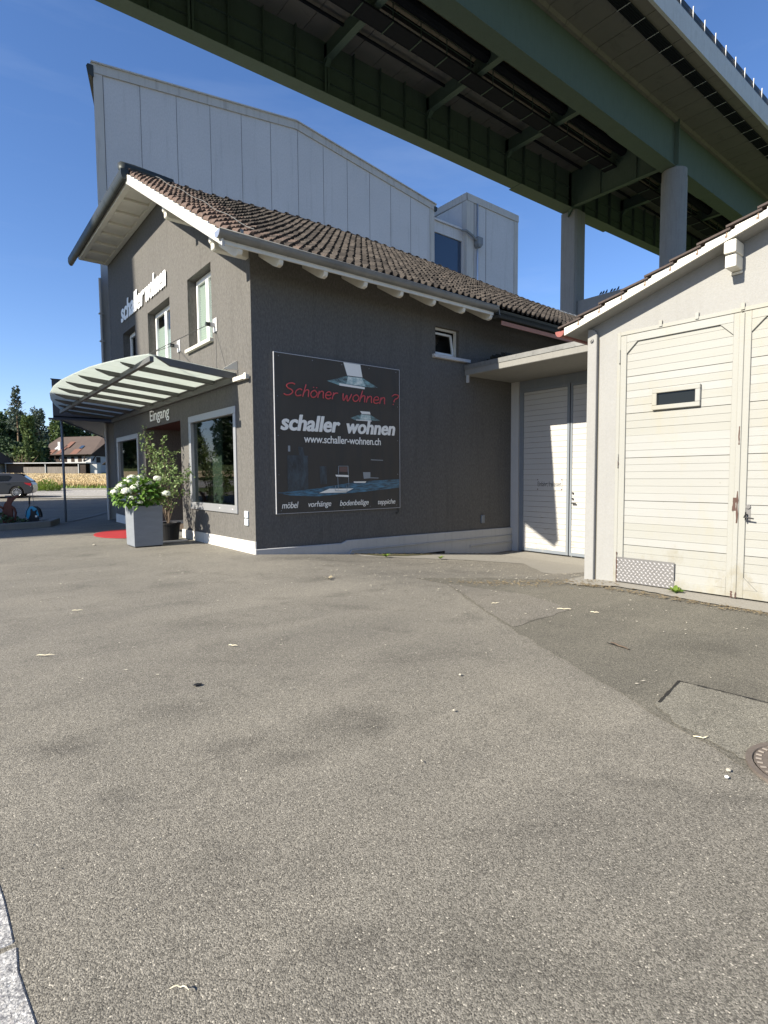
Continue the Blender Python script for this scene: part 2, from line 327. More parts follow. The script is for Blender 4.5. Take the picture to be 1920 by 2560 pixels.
k = Nodes('farm_roof_tiles'); v = k.mix(k.noise(0.9, 6), (0.056, 0.043, 0.036), (0.10, 0.074, 0.059)); v = k.mix(k.rng(k.noise(6, 4), 0.4, 0.7, 0, 0.4), v, (0.08, 0.055, 0.05)); k.col(v); MT['farmroof'] = k.set(0.9)
MT['farmroof2'] = simple('new_orange_tiles', (0.15, 0.075, 0.053), 0.85, 0, 0.2, 4)
MT['farmwall'] = simple('farm_white_wall', (0.42, 0.42, 0.41), 0.85, 0, 0.1)
MT['timber'] = simple('dark_timber', (0.045, 0.032, 0.025), 0.85, 0, 0.3)
k = Nodes('grey_boards'); v = k.mix(k.noise(1.0, 4, 0.6, k.pos((9, 9, 0.4))), (0.06, 0.048, 0.04), (0.34, 0.30, 0.26)); k.col(v); MT['boards'] = k.set(0.9)
MT['castiron'] = simple('rusty_cast_iron', (0.155, 0.130, 0.110), 0.7, 0.2, 0.25, 14, 0.3, 120, 0.2, 160, 0.003)
MT['straw'] = simple('pale_straw', (0.62, 0.56, 0.40), 0.8)
MT['stone'] = simple('pale_stone', (0.40, 0.37, 0.30), 0.8)
MT['deadleaf'] = simple('dead_leaf', (0.34, 0.29, 0.19), 0.8)
MT['pigeon'] = simple('pigeon_plumage', (0.035, 0.037, 0.042), 0.8, 0, 0.3, 20)

# ------------------------------------------------------------------ mesh helpers
def rootloc(o):
    while o.parent: o = o.parent
    return o.location.copy(), bool(o.get('_local'))

def props(o, label=None, cat=None, group=None, kind=None):
    if label: o['label'] = label
    if cat: o['category'] = cat
    if group: o['group'] = group
    if kind: o['kind'] = kind
    return o

LOCAL = set()
def thing(name, label, cat, loc=(0, 0, 0), rot=None, group=None):
    o = bpy.data.objects.new(name, None); COL.objects.link(o); o.location = loc
    o.empty_display_size = 0.3
    if rot is not None: o.rotation_euler = (0, 0, rot); LOCAL.add(o.name)
    return props(o, label, cat, group)

class MB:
    def __init__(s): s.v = []; s.f = []; s.mi = []
    def add(s, vs, fs, mi=0):
        b = len(s.v); s.v.extend(Vector(p) for p in vs)
        for f in fs: s.f.append([b + i for i in f]); s.mi.append(mi)
        return s
    def box(s, x0, x1, y0, y1, z0, z1, mi=0):
        return s.add([(x0, y0, z0), (x1, y0, z0), (x1, y1, z0), (x0, y1, z0), (x0, y0, z1), (x1, y0, z1), (x1, y1, z1), (x0, y1, z1)],
                     [(0, 3, 2, 1), (4, 5, 6, 7), (0, 1, 5, 4), (1, 2, 6, 5), (2, 3, 7, 6), (3, 0, 4, 7)], mi)
    def quad(s, a, b, c, d, mi=0): return s.add([a, b, c, d], [(0, 1, 2, 3)], mi)
    def poly(s, pts, mi=0): return s.add(pts, [tuple(range(len(pts)))], mi)
    def prism(s, pts, vec, mi=0):
        n = len(pts); v = Vector(vec); P = [Vector(p) for p in pts]
        fs = [tuple(range(n - 1, -1, -1)), tuple(range(n, 2 * n))] + [(i, (i + 1) % n, n + (i + 1) % n, n + i) for i in range(n)]
        return s.add(P + [p + v for p in P], fs, mi)
    def holed(s, outer, holes, depth_vec, mi=0, reveal=True, mi_rev=None):
        """flat polygon with holes; reveals run from the hole edge along depth_vec"""
        loops = [[Vector(p) for p in outer]] + [[Vector(p) for p in h] for h in holes]
        flat = [p for lp in loops for p in lp]
        s.add(flat, [tuple(t) for t in tessellate_polygon(loops)], mi)
        if reveal:
            d = Vector(depth_vec)
            for h in loops[1:]:
                n = len(h)
                s.add(h + [p + d for p in h], [(i, (i + 1) % n, n + (i + 1) % n, n + i) for i in range(n)], mi if mi_rev is None else mi_rev)
        return s
    def tube(s, path, r, n=8, cap=True, mi=0):
        P = [Vector(p) for p in path]; rs = r if isinstance(r, (list, tuple)) else [r] * len(P)
        rings = []
        for i, p in enumerate(P):
            t = (P[min(i + 1, len(P) - 1)] - P[max(i - 1, 0)]).normalized()
            a = Vector((0, 0, 1)) if abs(t.z) < 0.9 else Vector((1, 0, 0))
            u = t.cross(a).normalized(); w = t.cross(u)
            rings.append([p + (u * cos(2 * pi * j / n) + w * sin(2 * pi * j / n)) * rs[i] for j in range(n)])
        fs = []
        for i in range(len(P) - 1):
            for j in range(n):
                fs.append((i * n + j, i * n + (j + 1) % n, (i + 1) * n + (j + 1) % n, (i + 1) * n + j))
        if cap: fs += [tuple(range(n - 1, -1, -1)), tuple((len(P) - 1) * n + j for j in range(n))]
        return s.add([p for rg in rings for p in rg], fs, mi)
    def lathe(s, c, prof, n=24, mi=0):
        c = Vector(c); vs = []; fs = []
        for r, z in prof:
            for j in range(n): vs.append(c + Vector((r * cos(2 * pi * j / n), r * sin(2 * pi * j / n), z)))
        for i in range(len(prof) - 1):
            for j in range(n): fs.append((i * n + j, i * n + (j + 1) % n, (i + 1) * n + (j + 1) % n, (i + 1) * n + j))
        return s.add(vs, fs, mi)
    def sweep(s, prof, x0, x1, mi=0, close=False):
        """profile of (y,z) swept along X"""
        n = len(prof)
        vs = [(x0, y, z) for y, z in prof] + [(x1, y, z) for y, z in prof]
        fs = [(i, i + 1, n + i + 1, n + i) for i in range(n - 1)]
        if close: fs += [(n - 1, 0, n, 2 * n - 1), tuple(range(n)), tuple(range(2 * n - 1, n - 1, -1))]
        return s.add(vs, fs, mi)
    def build(s, name, mats, parent=None, smooth=False, bevel=0.0, label=None, cat=None, group=None, kind=None, top=None, seg=1, solid=0.0):
        if not isinstance(mats, (list, tuple)): mats = [mats]
        mats = [MT[x] if isinstance(x, str) else x for x in mats]
        base = Vector((0, 0, 0)); r = parent
        if parent is not None:
            while r.parent: r = r.parent
            if r.name not in LOCAL: base = r.location.copy()
        else:
            xs = [p.x for p in s.v]; ys = [p.y for p in s.v]; zs = [p.z for p in s.v]
            base = Vector(((min(xs) + max(xs)) / 2, (min(ys) + max(ys)) / 2, min(zs))) if top is None else Vector(top)
        me = bpy.data.meshes.new(name)
        me.from_pydata([tuple(p - base) for p in s.v], [], s.f)
        for mm in mats: me.materials.append(mm)
        if len(mats) > 1: me.polygons.foreach_set('material_index', s.mi)
        if smooth: me.polygons.foreach_set('use_smooth', [True] * len(me.polygons))
        me.update()
        o = bpy.data.objects.new(name, me); COL.objects.link(o)
        if parent is not None: o.parent = parent
        else: o.location = base
        if bevel:
            b = o.modifiers.new('bevel', 'BEVEL'); b.width = bevel; b.segments = seg; b.limit_method = 'ANGLE'
        if solid:
            b = o.modifiers.new('solid', 'SOLIDIFY'); b.thickness = solid; b.offset = 0
        return props(o, label, cat, group, kind)

def build_split(mb, name, mats, parent=None, **kw):
    """one object for each separate piece of the mesh"""
    par = list(range(len(mb.v)))
    def find(a):
        while par[a] != a: par[a] = par[par[a]]; a = par[a]
        return a
    for f in mb.f:
        for i in f[1:]: par[find(i)] = find(f[0])
    grp = {}
    for f, mi in zip(mb.f, mb.mi): grp.setdefault(find(f[0]), []).append((f, mi))
    out = []
    for fs in grp.values():
        q = MB(); idx = {}
        for f, mi in fs:
            for i in f:
                if i not in idx: idx[i] = len(q.v); q.v.append(mb.v[i])
            q.f.append([idx[i] for i in f]); q.mi.append(mi)
        out.append(q.build(name, mats, parent, **kw))
    return out

def text_mb(body, origin, U, V, width, height, depth=0.02, shear=0.0, bold=0.0, spacing=1.0, mi=0, heavy=0.0):
    """lettering fitted in a width x height box; U right, V up"""
    cu = bpy.data.curves.new('lettering', 'FONT'); cu.body = body; cu.shear = shear; cu.offset = bold
    cu.resolution_u = 4; cu.space_character = spacing; cu.extrude = 0.5
    ob = bpy.data.objects.new('lettering', cu); COL.objects.link(ob)
    dg = bpy.context.evaluated_depsgraph_get(); dg.update()
    me = bpy.data.meshes.new_from_object(ob.evaluated_get(dg))
    xs = [v.co.x for v in me.vertices]; ys = [v.co.y for v in me.vertices]
    U = Vector(U); V = Vector(V); Nn = U.cross(V).normalized(); o = Vector(origin)
    sx = width / (max(xs) - min(xs)); sy = height / (max(ys) - min(ys))
    mb = MB()
    mb.add([o + U * ((v.co.x - min(xs)) * sx) + V * ((v.co.y - min(ys)) * sy) + Nn * ((v.co.z + 0.5) * depth) for v in me.vertices],
           [tuple(p.vertices) for p in me.polygons], mi)
    if heavy:
        base_v = [v.copy() for v in mb.v]; base_f = [list(f) for f in mb.f]
        for i, (dx, dy) in enumerate(((heavy, 0), (-heavy, 0), (heavy * .5, heavy * .35), (-heavy * .5, -heavy * .35))): mb.add([v + U * dx + V * dy + Nn * (0.0004 * (i + 1)) for v in base_v], base_f, mi)
    bpy.data.objects.remove(ob); bpy.data.meshes.remove(me); bpy.data.curves.remove(cu)
    return mb

def ss(a, b, x):
    t = max(0.0, min(1.0, (x - a) / (b - a))); return t * t * (3 - 2 * t)

# ------------------------------------------------------------------ ground
def g(x, y):
    z = 0.0215 * max(0.0, y - 24.0) if y < 230 else 0.0215 * 206 + 0.05 * (min(y, 420) - 230)
    if y < 20 and x > 5:
        z -= 0.63 * min(1.0, (x - 5.0) / 7.0) * ss(4.1, 6.6, y)
    return z
def axis(a, b, fine0, fine1, df, growth=1.35):
    xs = []; x = fine0
    while x <= fine1 + 1e-6: xs.append(x); x += df
    d = df; x = fine0
    while x > a: d *= growth; x = max(a, x - d); xs.insert(0, x)
    d = df; x = xs[-1]
    while x < b: d *= growth; x = min(b, x + d); xs.append(x)
    return xs
def sheet(name, mat, xs, ys, dz, **kw):
    mb = MB(); nx = len(xs)
    vs = [(x, y, g(x, y) + (dz(x, y) if callable(dz) else dz)) for y in ys for x in xs]
    mb.add(vs, [(j * nx + i, j * nx + i + 1, (j + 1) * nx + i + 1, (j + 1) * nx + i) for j in range(len(ys) - 1) for i in range(nx - 1)])
    return mb.build(name, mat, smooth=True, top=(0, 0, 0), **kw)
def under(x, y): return -0.25 if (-42 < x < 62 and -32 < y < 41) else -0.02
sheet('terrain', 'grass', axis(-2500, 2500, -60, 80, 4), axis(-2500, 2500, -40, 250, 4), under, kind='structure')
sheet('yard', 'asphalt', axis(-45, 65, -3, 16, 0.5), axis(-35, 43.6, 0, 24, 0.5), 0.0, kind='structure')

def draped(name, pts, mat, dz, step=0.25, **kw):
    """polygon laid on the ground, subdivided so that it follows the surface"""
    bm = bmesh.new(); bv = [bm.verts.new((x, y, 0)) for x, y in pts]
    for t in tessellate_polygon([[Vector((x, y, 0)) for x, y in pts]]): bm.faces.new([bv[i] for i in t])
    xs = [p[0] for p in pts]; ys = [p[1] for p in pts]
    for ax, lo, hi in ((0, min(xs), max(xs)), (1, min(ys), max(ys))):
        c = math.ceil(lo / step) * step
        while c < hi:
            if c > lo + 1e-4:
                no = (1, 0, 0) if ax == 0 else (0, 1, 0)
                bmesh.ops.bisect_plane(bm, geom=bm.verts[:] + bm.edges[:] + bm.faces[:], plane_co=(c, 0, 0) if ax == 0 else (0, c, 0), plane_no=no)
            c += step
    mb = MB(); bm.verts.index_update(); bm.verts.ensure_lookup_table()
    mb.add([(v.co.x, v.co.y, g(v.co.x, v.co.y) + dz) for v in bm.verts], [[v.index for v in f.verts] for f in bm.faces])
    bm.free()
    return mb.build(name, mat, top=(0, 0, 0), **kw)
def wob(pts, amp, n=6):
    out = []
    for (a, b), (c, d) in zip(pts, pts[1:]):
        for i in range(n):
            t = i / n; out.append((a + (c - a) * t + random.uniform(-amp, amp), b + (d - b) * t + random.uniform(-amp, amp)))
    out.append(pts[-1]); return out
seam = wob([(5.9, 6.6), (5.87, 5.9), (5.24, 4.94), (4.7, 4.0), (4.44, 3.5), (4.09, 2.77), (3.59, 1.72), (3.25, 1.0), (2.6, -0.6), (2.2, -3)], 0.022)
draped('asphalt_patch', seam + [(7.2, -3), (7.2, 4.2), (7.45, 5.2), (7.2, 6.3)], 'asphalt2', 0.004, 0.5, kind='structure')
draped('asphalt_patch', wob([(4.50, 3.55), (5.65, 3.6)], 0.02, 8) + wob([(5.9, 4.4), (5.85, 5.85), (5.28, 4.94), (4.74, 4.0)], 0.02), asphalt('asphalt_grey_patch', (0.146, 0.136, 0.116), (0.17, 0.157, 0.131)), 0.008, 0.5, kind='structure')
draped('asphalt_patch', wob([(3.70, 1.72), (4.25, 1.80), (4.29, 1.25), (4.35, 0.6), (3.8, 0.35), (3.3, 0.8), (3.35, 1.1), (3.5, 1.5), (3.70, 1.72)], 0.016, 9) , 'asphalt3', 0.009, 0.5, kind='structure')
mb = MB()
for a, b, w in (((3.74, 1.72), (4.25, 1.81), 0.012), ((4.25, 1.81), (4.30, 1.2), 0.010), ((4.73, 2.66), (4.69, 2.42), 0.010)):
    a = Vector(a); b = Vector(b); d = (b - a); p = Vector((-d.y, d.x)).normalized()
    for i in range(10):
        q0 = a + d * (i / 10); q1 = a + d * ((i + 1) / 10); w0 = w * random.uniform(0.4, 1.0)
        mb.quad(*[(q.x, q.y, g(q.x, q.y) + 0.013) for q in (q0 - p * w0, q1 - p * w0, q1 + p * w0, q0 + p * w0)])
mb.build('asphalt_joint', simple('open_joint_dirt', (0.02, 0.019, 0.017), 0.95), kind='structure')
# concrete apron of the white garage, footpath strip along the long wall
draped('pavement', wob([(7.45, 4.8), (7.0, 4.62), (6.95, 4.30), (7.24, 3.95), (7.22, 3.4), (7.12, 2.8), (7.09, 2.1), (7.05, -3)], 0.02) + [(8.0, -3), (8.0, 4.8)], 'apron', 0.016, 0.5, kind='structure')
draped('pavement', wob([(13.1, 10.3), (13.1, 5.0), (9.2, 5.0), (9.3, 6.6), (10.5, 8.0), (9.5, 8.8), (8.1, 9.4), (7.2, 9.75), (7.3, 10.3)], 0.02), 'apron', 0.006, 0.25, kind='structure')
draped('moss_strip', wob([(7.35, 10.26), (9.6, 10.26), (9.6, 10.05), (8.6, 9.75), (7.7, 9.7), (7.35, 10.2)], 0.03), simple('yellow_moss', (0.105, 0.10, 0.055), 0.95, 0, 0.5, 8, 0.1, 60), 0.012, 0.25, kind='structure')
mb = MB(); y = -0.91; random.seed(3)
while y < 6.2:
    ln = 1.02
    e_ = lambda yy: 0.150 - 0.053 * (yy - 1.78) + random.uniform(-.008, .008)
    pts = [(-0.22, y + 0.012), (e_(y), y + 0.012)] + [(e_(y + ln * i / 8), y + ln * i / 8) for i in range(1, 8)] + [(e_(y + ln), y + ln - 0.012), (-0.22, y + ln - 0.012)]
    mb.prism([(a, b, -0.05) for a, b in pts], (0, 0, 0.055)); y += ln
mb.build('kerb', 'granite', kind='structure', bevel=0.006)

# road, kerbs and field on the left
D = lambda d, s: (F0 * d + R0 * s)                       # d metres ahead, s metres to the right
def strip(name, mat, d0, d1, dz, s0=-120, s1=10, h=0.0, **kw):
    mb = MB(); n = 40
    for i in range(n):
        a = s0 + (s1 - s0) * i / n; b = s0 + (s1 - s0) * (i + 1) / n
        q = [D(d0, a), D(d0, b), D(d1, b), D(d1, a)]
        lo = [(p.x, p.y, g(p.x, p.y) + dz) for p in q]
        if h: mb.prism(lo, (0, 0, h))
        else: mb.poly(lo)
    return mb.build(name, mat, kind='structure', top=(0, 0, 0), **kw)
strip('road', 'road', 34.6, 47.5, 0.03, s1=-2)
strip('kerb', 'concrete', 35.9, 36.15, 0.0, h=0.09, s1=-13)
strip('kerb', 'concrete', 46.2, 46.5, 0.0, h=0.16, s1=-2)
random.seed(8)
mb = MB()
n = 60
for i in range(n):
    for j in range(26):
        a = -170 + 190 * i / n; b = -170 + 190 * (i + 1) / n; d0 = 51 + 63 * (j / 26) ** 1.3; d1 = 51 + 63 * ((j + 1) / 26) ** 1.3
        q = [D(d0, a), D(d0, b), D(d1, b), D(d1, a)]
        mb.poly([(p.x, p.y, g(p.x, p.y) + 0.36) for p in q])
for i in range(42000):
    d = 50.6 + 62 * random.random() ** 2.0; s = random.uniform(-50, 4) * d / 70
    p = D(d, s); hh = random.uniform(0.36, 0.50); w = random.uniform(0.012, 0.035) * (d / 55)
    a = random.uniform(0, pi); u = Vector((cos(a), sin(a), 0)) * w; z = g(p.x, p.y); t = Vector((random.uniform(-.15, .15), random.uniform(-.15, .15), 0))
    b = Vector((p.x, p.y, z))
    mb.quad(b - u, b + u, b + u * 1.2 + t + ZZ * hh, b - u * 0.8 + t + ZZ * (hh - random.uniform(0, 0.1)))
mb.build('wheat_field', 'wheat', kind='stuff', label='ripe golden wheat field beyond the road at far left', cat='field')
mb = MB()
for i in range(2600):
    d = random.uniform(47.0, 50.6); s = random.uniform(-50, 6); p = D(d, s); z = g(p.x, p.y)
    a = random.uniform(0, pi); u = Vector((cos(a), sin(a), 0)) * random.uniform(0.03, 0.12); hh = random.uniform(0.08, 0.4) * (1.6 if random.random() < .08 else 1)
    b = Vector((p.x, p.y, z)); t = Vector((random.uniform(-.1, .1), random.uniform(-.1, .1), hh))
    mb.add([b - u, b + u, b + t], [(0, 1, 2)])
mb.build('roadside_grass', 'bush', kind='stuff', label='rough green grass along the edge of the wheat field', cat='grass')

# ------------------------------------------------------------------ the dark furniture store
XG, YL = 4.94, 10.33                                  # gable plane, long wall plane
zr = lambda y: 5.60 + 0.577 * (y - 9.40)              # underside of the tiled slope
store = thing('furniture_store', 'dark grey rendered house with a clay tile roof and shop windows under a glass canopy', 'building', (10, 15, 0))
YZ = lambda y, z, x=XG: (x, y, z)
rect = lambda y0, y1, z0, z1: [YZ(y0, z0), YZ(y1, z0), YZ(y1, z1), YZ(y0, z1)]
W_UP = [(12.30, 13.78, 4.66, 6.34), (15.12, 17.06, 4.66, 6.29), (18.39, 19.81, 4.66, 6.26)]
SHOP = [(11.13, 13.91, 0.78, 3.05), (18.44, 21.05, 0.80, 2.95)]
DOOR = (14.57, 17.73, -0.02, 3.03)
outer = [YZ(YL, -0.3), YZ(21.5, -0.3), YZ(21.5, 8.97), YZ(15.24, 8.97), YZ(YL, zr(YL) - 0.01)]
mb2 = MB()
mb2.holed(outer, [rect(*w) for w in W_UP + SHOP] + [rect(DOOR[0], DOOR[1], 0.03, DOOR[3])], (0.24, 0, 0), reveal=False)
d = Vector((0.32, 0, 0))
for w in W_UP + SHOP:
    r = [Vector(p) for p in rect(*w)]
    mb2.add(r + [p + d for p in r], [(i, (i + 1) % 4, 4 + (i + 1) % 4, 4 + i) for i in range(4)])
r = [Vector(p) for p in rect(DOOR[0], DOOR[1], 0.03, DOOR[3])]; d = Vector((1.5, 0, 0))
mb2.add(r + [p + d for p in r], [(1, 2, 6, 5), (3, 0, 4, 7)])
# long wall with the small window, back and far end
wl = lambda x, z: (x, YL, z)
LW = (9.94, 10.79, 4.61, 5.32)
mb2.holed([wl(XG, -0.95), wl(24.6, -0.95), wl(24.6, zr(YL) - 0.01), wl(XG, zr(YL) - 0.01)], [[wl(LW[0], LW[2]), wl(LW[1], LW[2]), wl(LW[1], LW[3]), wl(LW[0], LW[3])]], (0, 0.16, 0))
mb2.quad((XG, 21.5, -0.5), (24.6, 21.5, -0.5), (24.6, 21.5, 8.97), (XG, 21.5, 8.97))
mb2.poly([(24.6, YL, -0.95), (24.6, 21.5, -0.95), (24.6, 21.5, 8.97), (24.6, 15.24, 8.97), (24.6, YL, zr(YL))])
wall = mb2.build('wall', 'stucco', store)
# plinths
mb = MB()
for y0, y1, z0, z1 in ((YL - 0.03, 14.57, 0.255, 0.22), (17.73, 21.5, 0.22, 0.30)):
    mb = MB(); mb.prism([(XG - 0.03, y0, -0.3), (XG - 0.03, y1, -0.3), (XG - 0.03, y1, z1), (XG - 0.03, y0, z0)], (0.03, 0, 0)); mb.build('plinth', 'plinth', store)
for y0, y1 in ((14.57, 14.59), (17.71, 17.73)): MB().box(XG - 0.03, XG + 1.4, y0 + .001, y1, -0.1, 0.221).build('plinth', 'plinth', store)
mb = MB()
mb.prism([(XG - 0.04, YL - 0.06, -1), (13.1, YL - 0.06, -1), (13.1, YL - 0.06, 0.05), (8.74, YL - 0.06, 0.105), (7.14, YL - 0.06, 0.12), (7.0, YL - 0.06, 0.065), (XG - 0.04, YL - 0.06, 0.105)], (0, 0.06, 0))
mb.build('plinth', 'plinth_grey', store, bevel=0.012)
mb = MB()
mb.tube([(7.13, YL - 0.09, -0.24), (7.23, YL - 0.09, -0.115), (13.0, YL - 0.09, -0.17)], 0.014, 6)
mb.tube([(11.15, YL - 0.09, -0.34), (13.0, YL - 0.09, -0.36)], 0.016, 6)
build_split(mb, 'conduit', 'plinth_grey', store)
MB().box(9.3, 10.2, YL - 0.075, YL - 0.061, -0.52, -0.39).build('vent_opening', 'dark', store)

# upper windows: white frames, pale green pleated blinds
def bars(mb, x0, x1, y0, y1, z0, z1, w, axis='x'):
    mb.box(x0, x1, y0, y1, z0, z0 + w); mb.box(x0, x1, y0, y1, z1 - w, z1)
    mb.box(x0, x1, y0, y0 + w, z0 + w, z1 - w); mb.box(x0, x1, y1 - w, y1, z0 + w, z1 - w)
for i, (y0, y1, z0, z1) in enumerate(W_UP):
    x = XG + 0.22
    mb = MB(); bars(mb, x, x + 0.07, y0, y1, z0, z1, 0.06)
    mids = [y0 + 0.06, (y0 + y1) / 2, y1 - 0.06] if i != 2 else [y0 + 0.06, y1 - 0.06]
    if i == 0: mids = [y0 + 0.06, y0 + 0.74, y1 - 0.06]
    for a, b in zip(mids, mids[1:]):
        bars(mb, x - 0.025, x + 0.05, a + 0.005, b - 0.005, z0 + 0.065, z1 - 0.065, 0.07)
    win = mb.build('window', 'pvc', store, bevel=0.006)
    mb = MB()
    for a, b in zip(mids, mids[1:]): mb.box(x + 0.01, x + 0.02, a + 0.07, b - 0.07, z0 + 0.13, z1 - 0.13)
    mb.build('pane', 'glass_dark', win)
    mb = MB()
    for q, (a, b) in enumerate(zip(mids, mids[1:])):
        top = z1 - 0.14 - (0.0 if i == 0 else (0.5, 0.32)[q % 2]); zz = z0 + 0.1; k2 = 0
        while zz < top:
            dx = 0.018 if k2 % 2 else 0.0; dx2 = 0.0 if k2 % 2 else 0.018
            mb.quad((x + 0.035 + dx, a + 0.06, zz), (x + 0.035 + dx, b - 0.06, zz), (x + 0.035 + dx2, b - 0.06, zz + 0.028), (x + 0.035 + dx2, a + 0.06, zz + 0.028))
            zz += 0.028; k2 += 1
    if i != 2: mb.build('blind', 'blind', win)
    MB().box(x + 0.6, x + 0.62, y0 - 0.5, y1 + 0.5, z0 - 0.3, z1 + 0.3).build('room_darkness', 'dark', win)
    MB().box(XG - 0.09, XG + 0.2, y0 - 0.06, y1 + 0.06, z0 - 0.075, z0 + 0.005).build('sill', 'white', win, bevel=0.006)

# shop windows with wide grey frames and a room behind
for i, (y0, y1, z0, z1) in enumerate(SHOP):
    mb = MB(); x = XG - 0.035
    w = 0.155
    mb.box(x, x + 0.2, y0, y1, z0, z0 + 0.17); mb.box(x, x + 0.2, y0, y1, z1 - w, z1)
    mb.box(x, x + 0.2, y0, y0 + 0.11, z0 + 0.17, z1 - w); mb.box(x, x + 0.2, y1 - 0.13, y1, z0 + 0.17, z1 - w)
    mb.box(x + 0.05, x + 0.12, y0 + 0.11, y0 + 0.13, z0 + 0.17, z1 - w, 0)
    sw = mb.build('shop_window', 'alu', store, bevel=0.008)
    MB().box(x + 0.085, x + 0.1, y0 + 0.11, y1 - 0.13, z0 + 0.17, z1 - w).build('pane', 'glass', sw)
    if i == 0:
        mb = MB()
        for yy in (12.05, 11.35): mb.lathe((x + 0.02, yy, z0 + 0.085), [(0, 0.02), (0.025, 0.015), (0.03, 0)], 10)
        build_split(mb, 'cap_screw', 'letter', sw)
mb = MB()
mb.box(XG + 4.2, XG + 4.25, 10.5, 21.3, -0.1, 3.3); mb.quad((XG + .23, 10.5, 3.2), (XG + 4.2, 10.5, 3.2), (XG + 4.2, 21.3, 3.2), (XG + .23, 21.3, 3.2))
mb.quad((XG + .23, 10.45, 0), (XG + 4.2, 10.45, 0), (XG + 4.2, 10.45, 3.2), (XG + .23, 10.45, 3.2))
for yy in (14.5, 17.8, 21.35): mb.quad((XG + .23, yy, 0), (XG + 4.2, yy, 0), (XG + 4.2, yy, 3.2), (XG + .23, yy, 3.2))
mb.build('shop_interior', 'maroon', store)
MB().quad((XG + .23, 10.46, 0.12), (XG + 4.2, 10.46, 0.12), (XG + 4.2, 21.3, 0.12), (XG + .23, 21.3, 0.12)).build('shop_floor', 'floorwood', store)
mb = MB(); mb.box(XG + 0.5, XG + 0.54, 13.15, 14.3, 0.13, 3.1); mb.box(XG + 1.15, XG + 1.2, 12.55, 13.6, 0.13, 3.1); mb.box(XG + 1.1, XG + 1.14, 18.4, 19.4, 0.13, 3.1)
build_split(mb, 'curtain_panel', 'curtain', store)
mb = MB(); pth = [(XG + 1.1 + 0 * t, 11.35 + 0.95 * (1 - cos(t)) / 1.0, 0.2 + 1.85 * sin(min(t, pi / 2)) if t < pi / 2 else 2.05 - 0.25 * (t - pi / 2)) for t in [i * 0.2 for i in range(12)]]
mb.tube(pth, 0.012, 6); mb.build('arc_lamp', 'silver', store)
mb = MB(); mb.box(XG + 0.7, XG + 1.5, 11.4, 12.3, 0.13, 0.62); mb.box(XG + 1.38, XG + 1.5, 11.4, 12.3, 0.62, 1.0); mb.build('armchair', simple('dark_upholstery', (0.06, 0.06, 0.065), 0.8), store, bevel=0.04, seg=2)
MB().box(XG + 0.35, XG + 0.352, 11.75, 11.95, 1.0, 1.22).build('notice', 'printwhite', store)

# entrance recess
mb = MB(); mb.box(XG + 1.5, XG + 1.55, DOOR[0], DOOR[1], 0.0, DOOR[3]); mb.quad((XG + .01, DOOR[0], DOOR[3] - 0.006), (XG + 1.5, DOOR[0], DOOR[3] - 0.006), (XG + 1.5, DOOR[1], DOOR[3] - 0.006), (XG + .01, DOOR[1], DOOR[3] - 0.006))
mb.build('entrance_lining', 'maroon', store)
mb = MB(); x = XG + 1.40
for a, b in ((14.7, 15.55), (15.58, 16.43), (16.46, 17.6)): bars(mb, x, x + 0.07, a, b, 0.05, 2.45, 0.07)
en = mb.build('entrance_door', 'dark', store)
mb = MB()
for a, b in ((14.77, 15.48), (15.65, 16.36), (16.53, 17.53)): mb.box(x + 0.03, x + 0.04, a, b, 0.12, 2.38)
mb.build('pane', 'glass', en)
mb = MB(); mb.tube([(x - 0.05, 15.52, 0.9), (x - 0.05, 15.52, 1.5)], 0.014, 8); mb.build('handle', 'silver', en)
MB().quad((XG - 0.02, DOOR[0], 0.03), (XG + 1.5, DOOR[0], 0.03), (XG + 1.5, DOOR[1], 0.03), (XG - 0.02, DOOR[1], 0.03)).build('threshold', 'concrete', store)

# roof: real tiles, lap by lap
hump = lambda x: 0.19 * ss(5.5, 10, x) * (1 - ss(10, 25, x)) - 0.26 * ss(11, 23, x)
TW, TE = 0.20, 0.315
def tiles(mb, x0, x1, y0, yr, zf, dz, seed):
    random.seed(seed); slope = atan2(dz, yr - y0); nv = int(round((yr - y0) / cos(slope) / TE)); nu = int(round((x1 - x0) / TW))
    prof = [(0, 0.005), (0.08, 0.045), (0.24, 0.075), (0.40, 0.055), (0.52, 0.008), (0.70, -0.014), (0.88, -0.012), (1.0, 0.005)]
    nrm = Vector((0, -sin(slope), cos(slope)))
    def at(x, v):
        y = y0 + (yr - y0) * v; return Vector((x, y, zf(y) + hump(x) * (0.15 + 0.85 * v)))
    for j in range(nv):
        v0 = j / nv; v1 = (j + 1.12) / nv
        for i in range(nu):
            xa = x0 + i * TW; o = random.uniform(-0.008, 0.010); tl = random.uniform(-0.006, 0.012); sh = random.uniform(-0.006, 0.006); dv = random.uniform(-0.035, 0.035) / nv
            P = []
            for rowz, v in ((-0.048, v0 + dv), (0.0, v0 + dv), (0.0, v1)):
                for u, h in prof:
                    lift = (0.066 + tl) if v < v1 - 1e-6 else 0.006
                    P.append(at(xa + u * TW * 1.015 + sh, v) + nrm * (h + o + lift + rowz))
            n = len(prof)
            mb.add(P, [(r * n + q, r * n + q + 1, (r + 1) * n + q + 1, (r + 1) * n + q) for r in (0, 1) for q in range(n - 1)] + [(0, n, 2 * n), (n - 1, 3 * n - 1, 2 * n - 1)])
mb = MB()
tiles(mb, 4.06, 24.9, 9.40, 15.62, lambda y: 5.74 + 0.577 * (y - 9.40), 0.577 * 6.22, 5)
roof = mb.build('roof', 'tile', store)
mb = MB()
zt = lambda x: 5.74 + 0.577 * 6.30 + hump(x)
x = 4.12; random.seed(2)
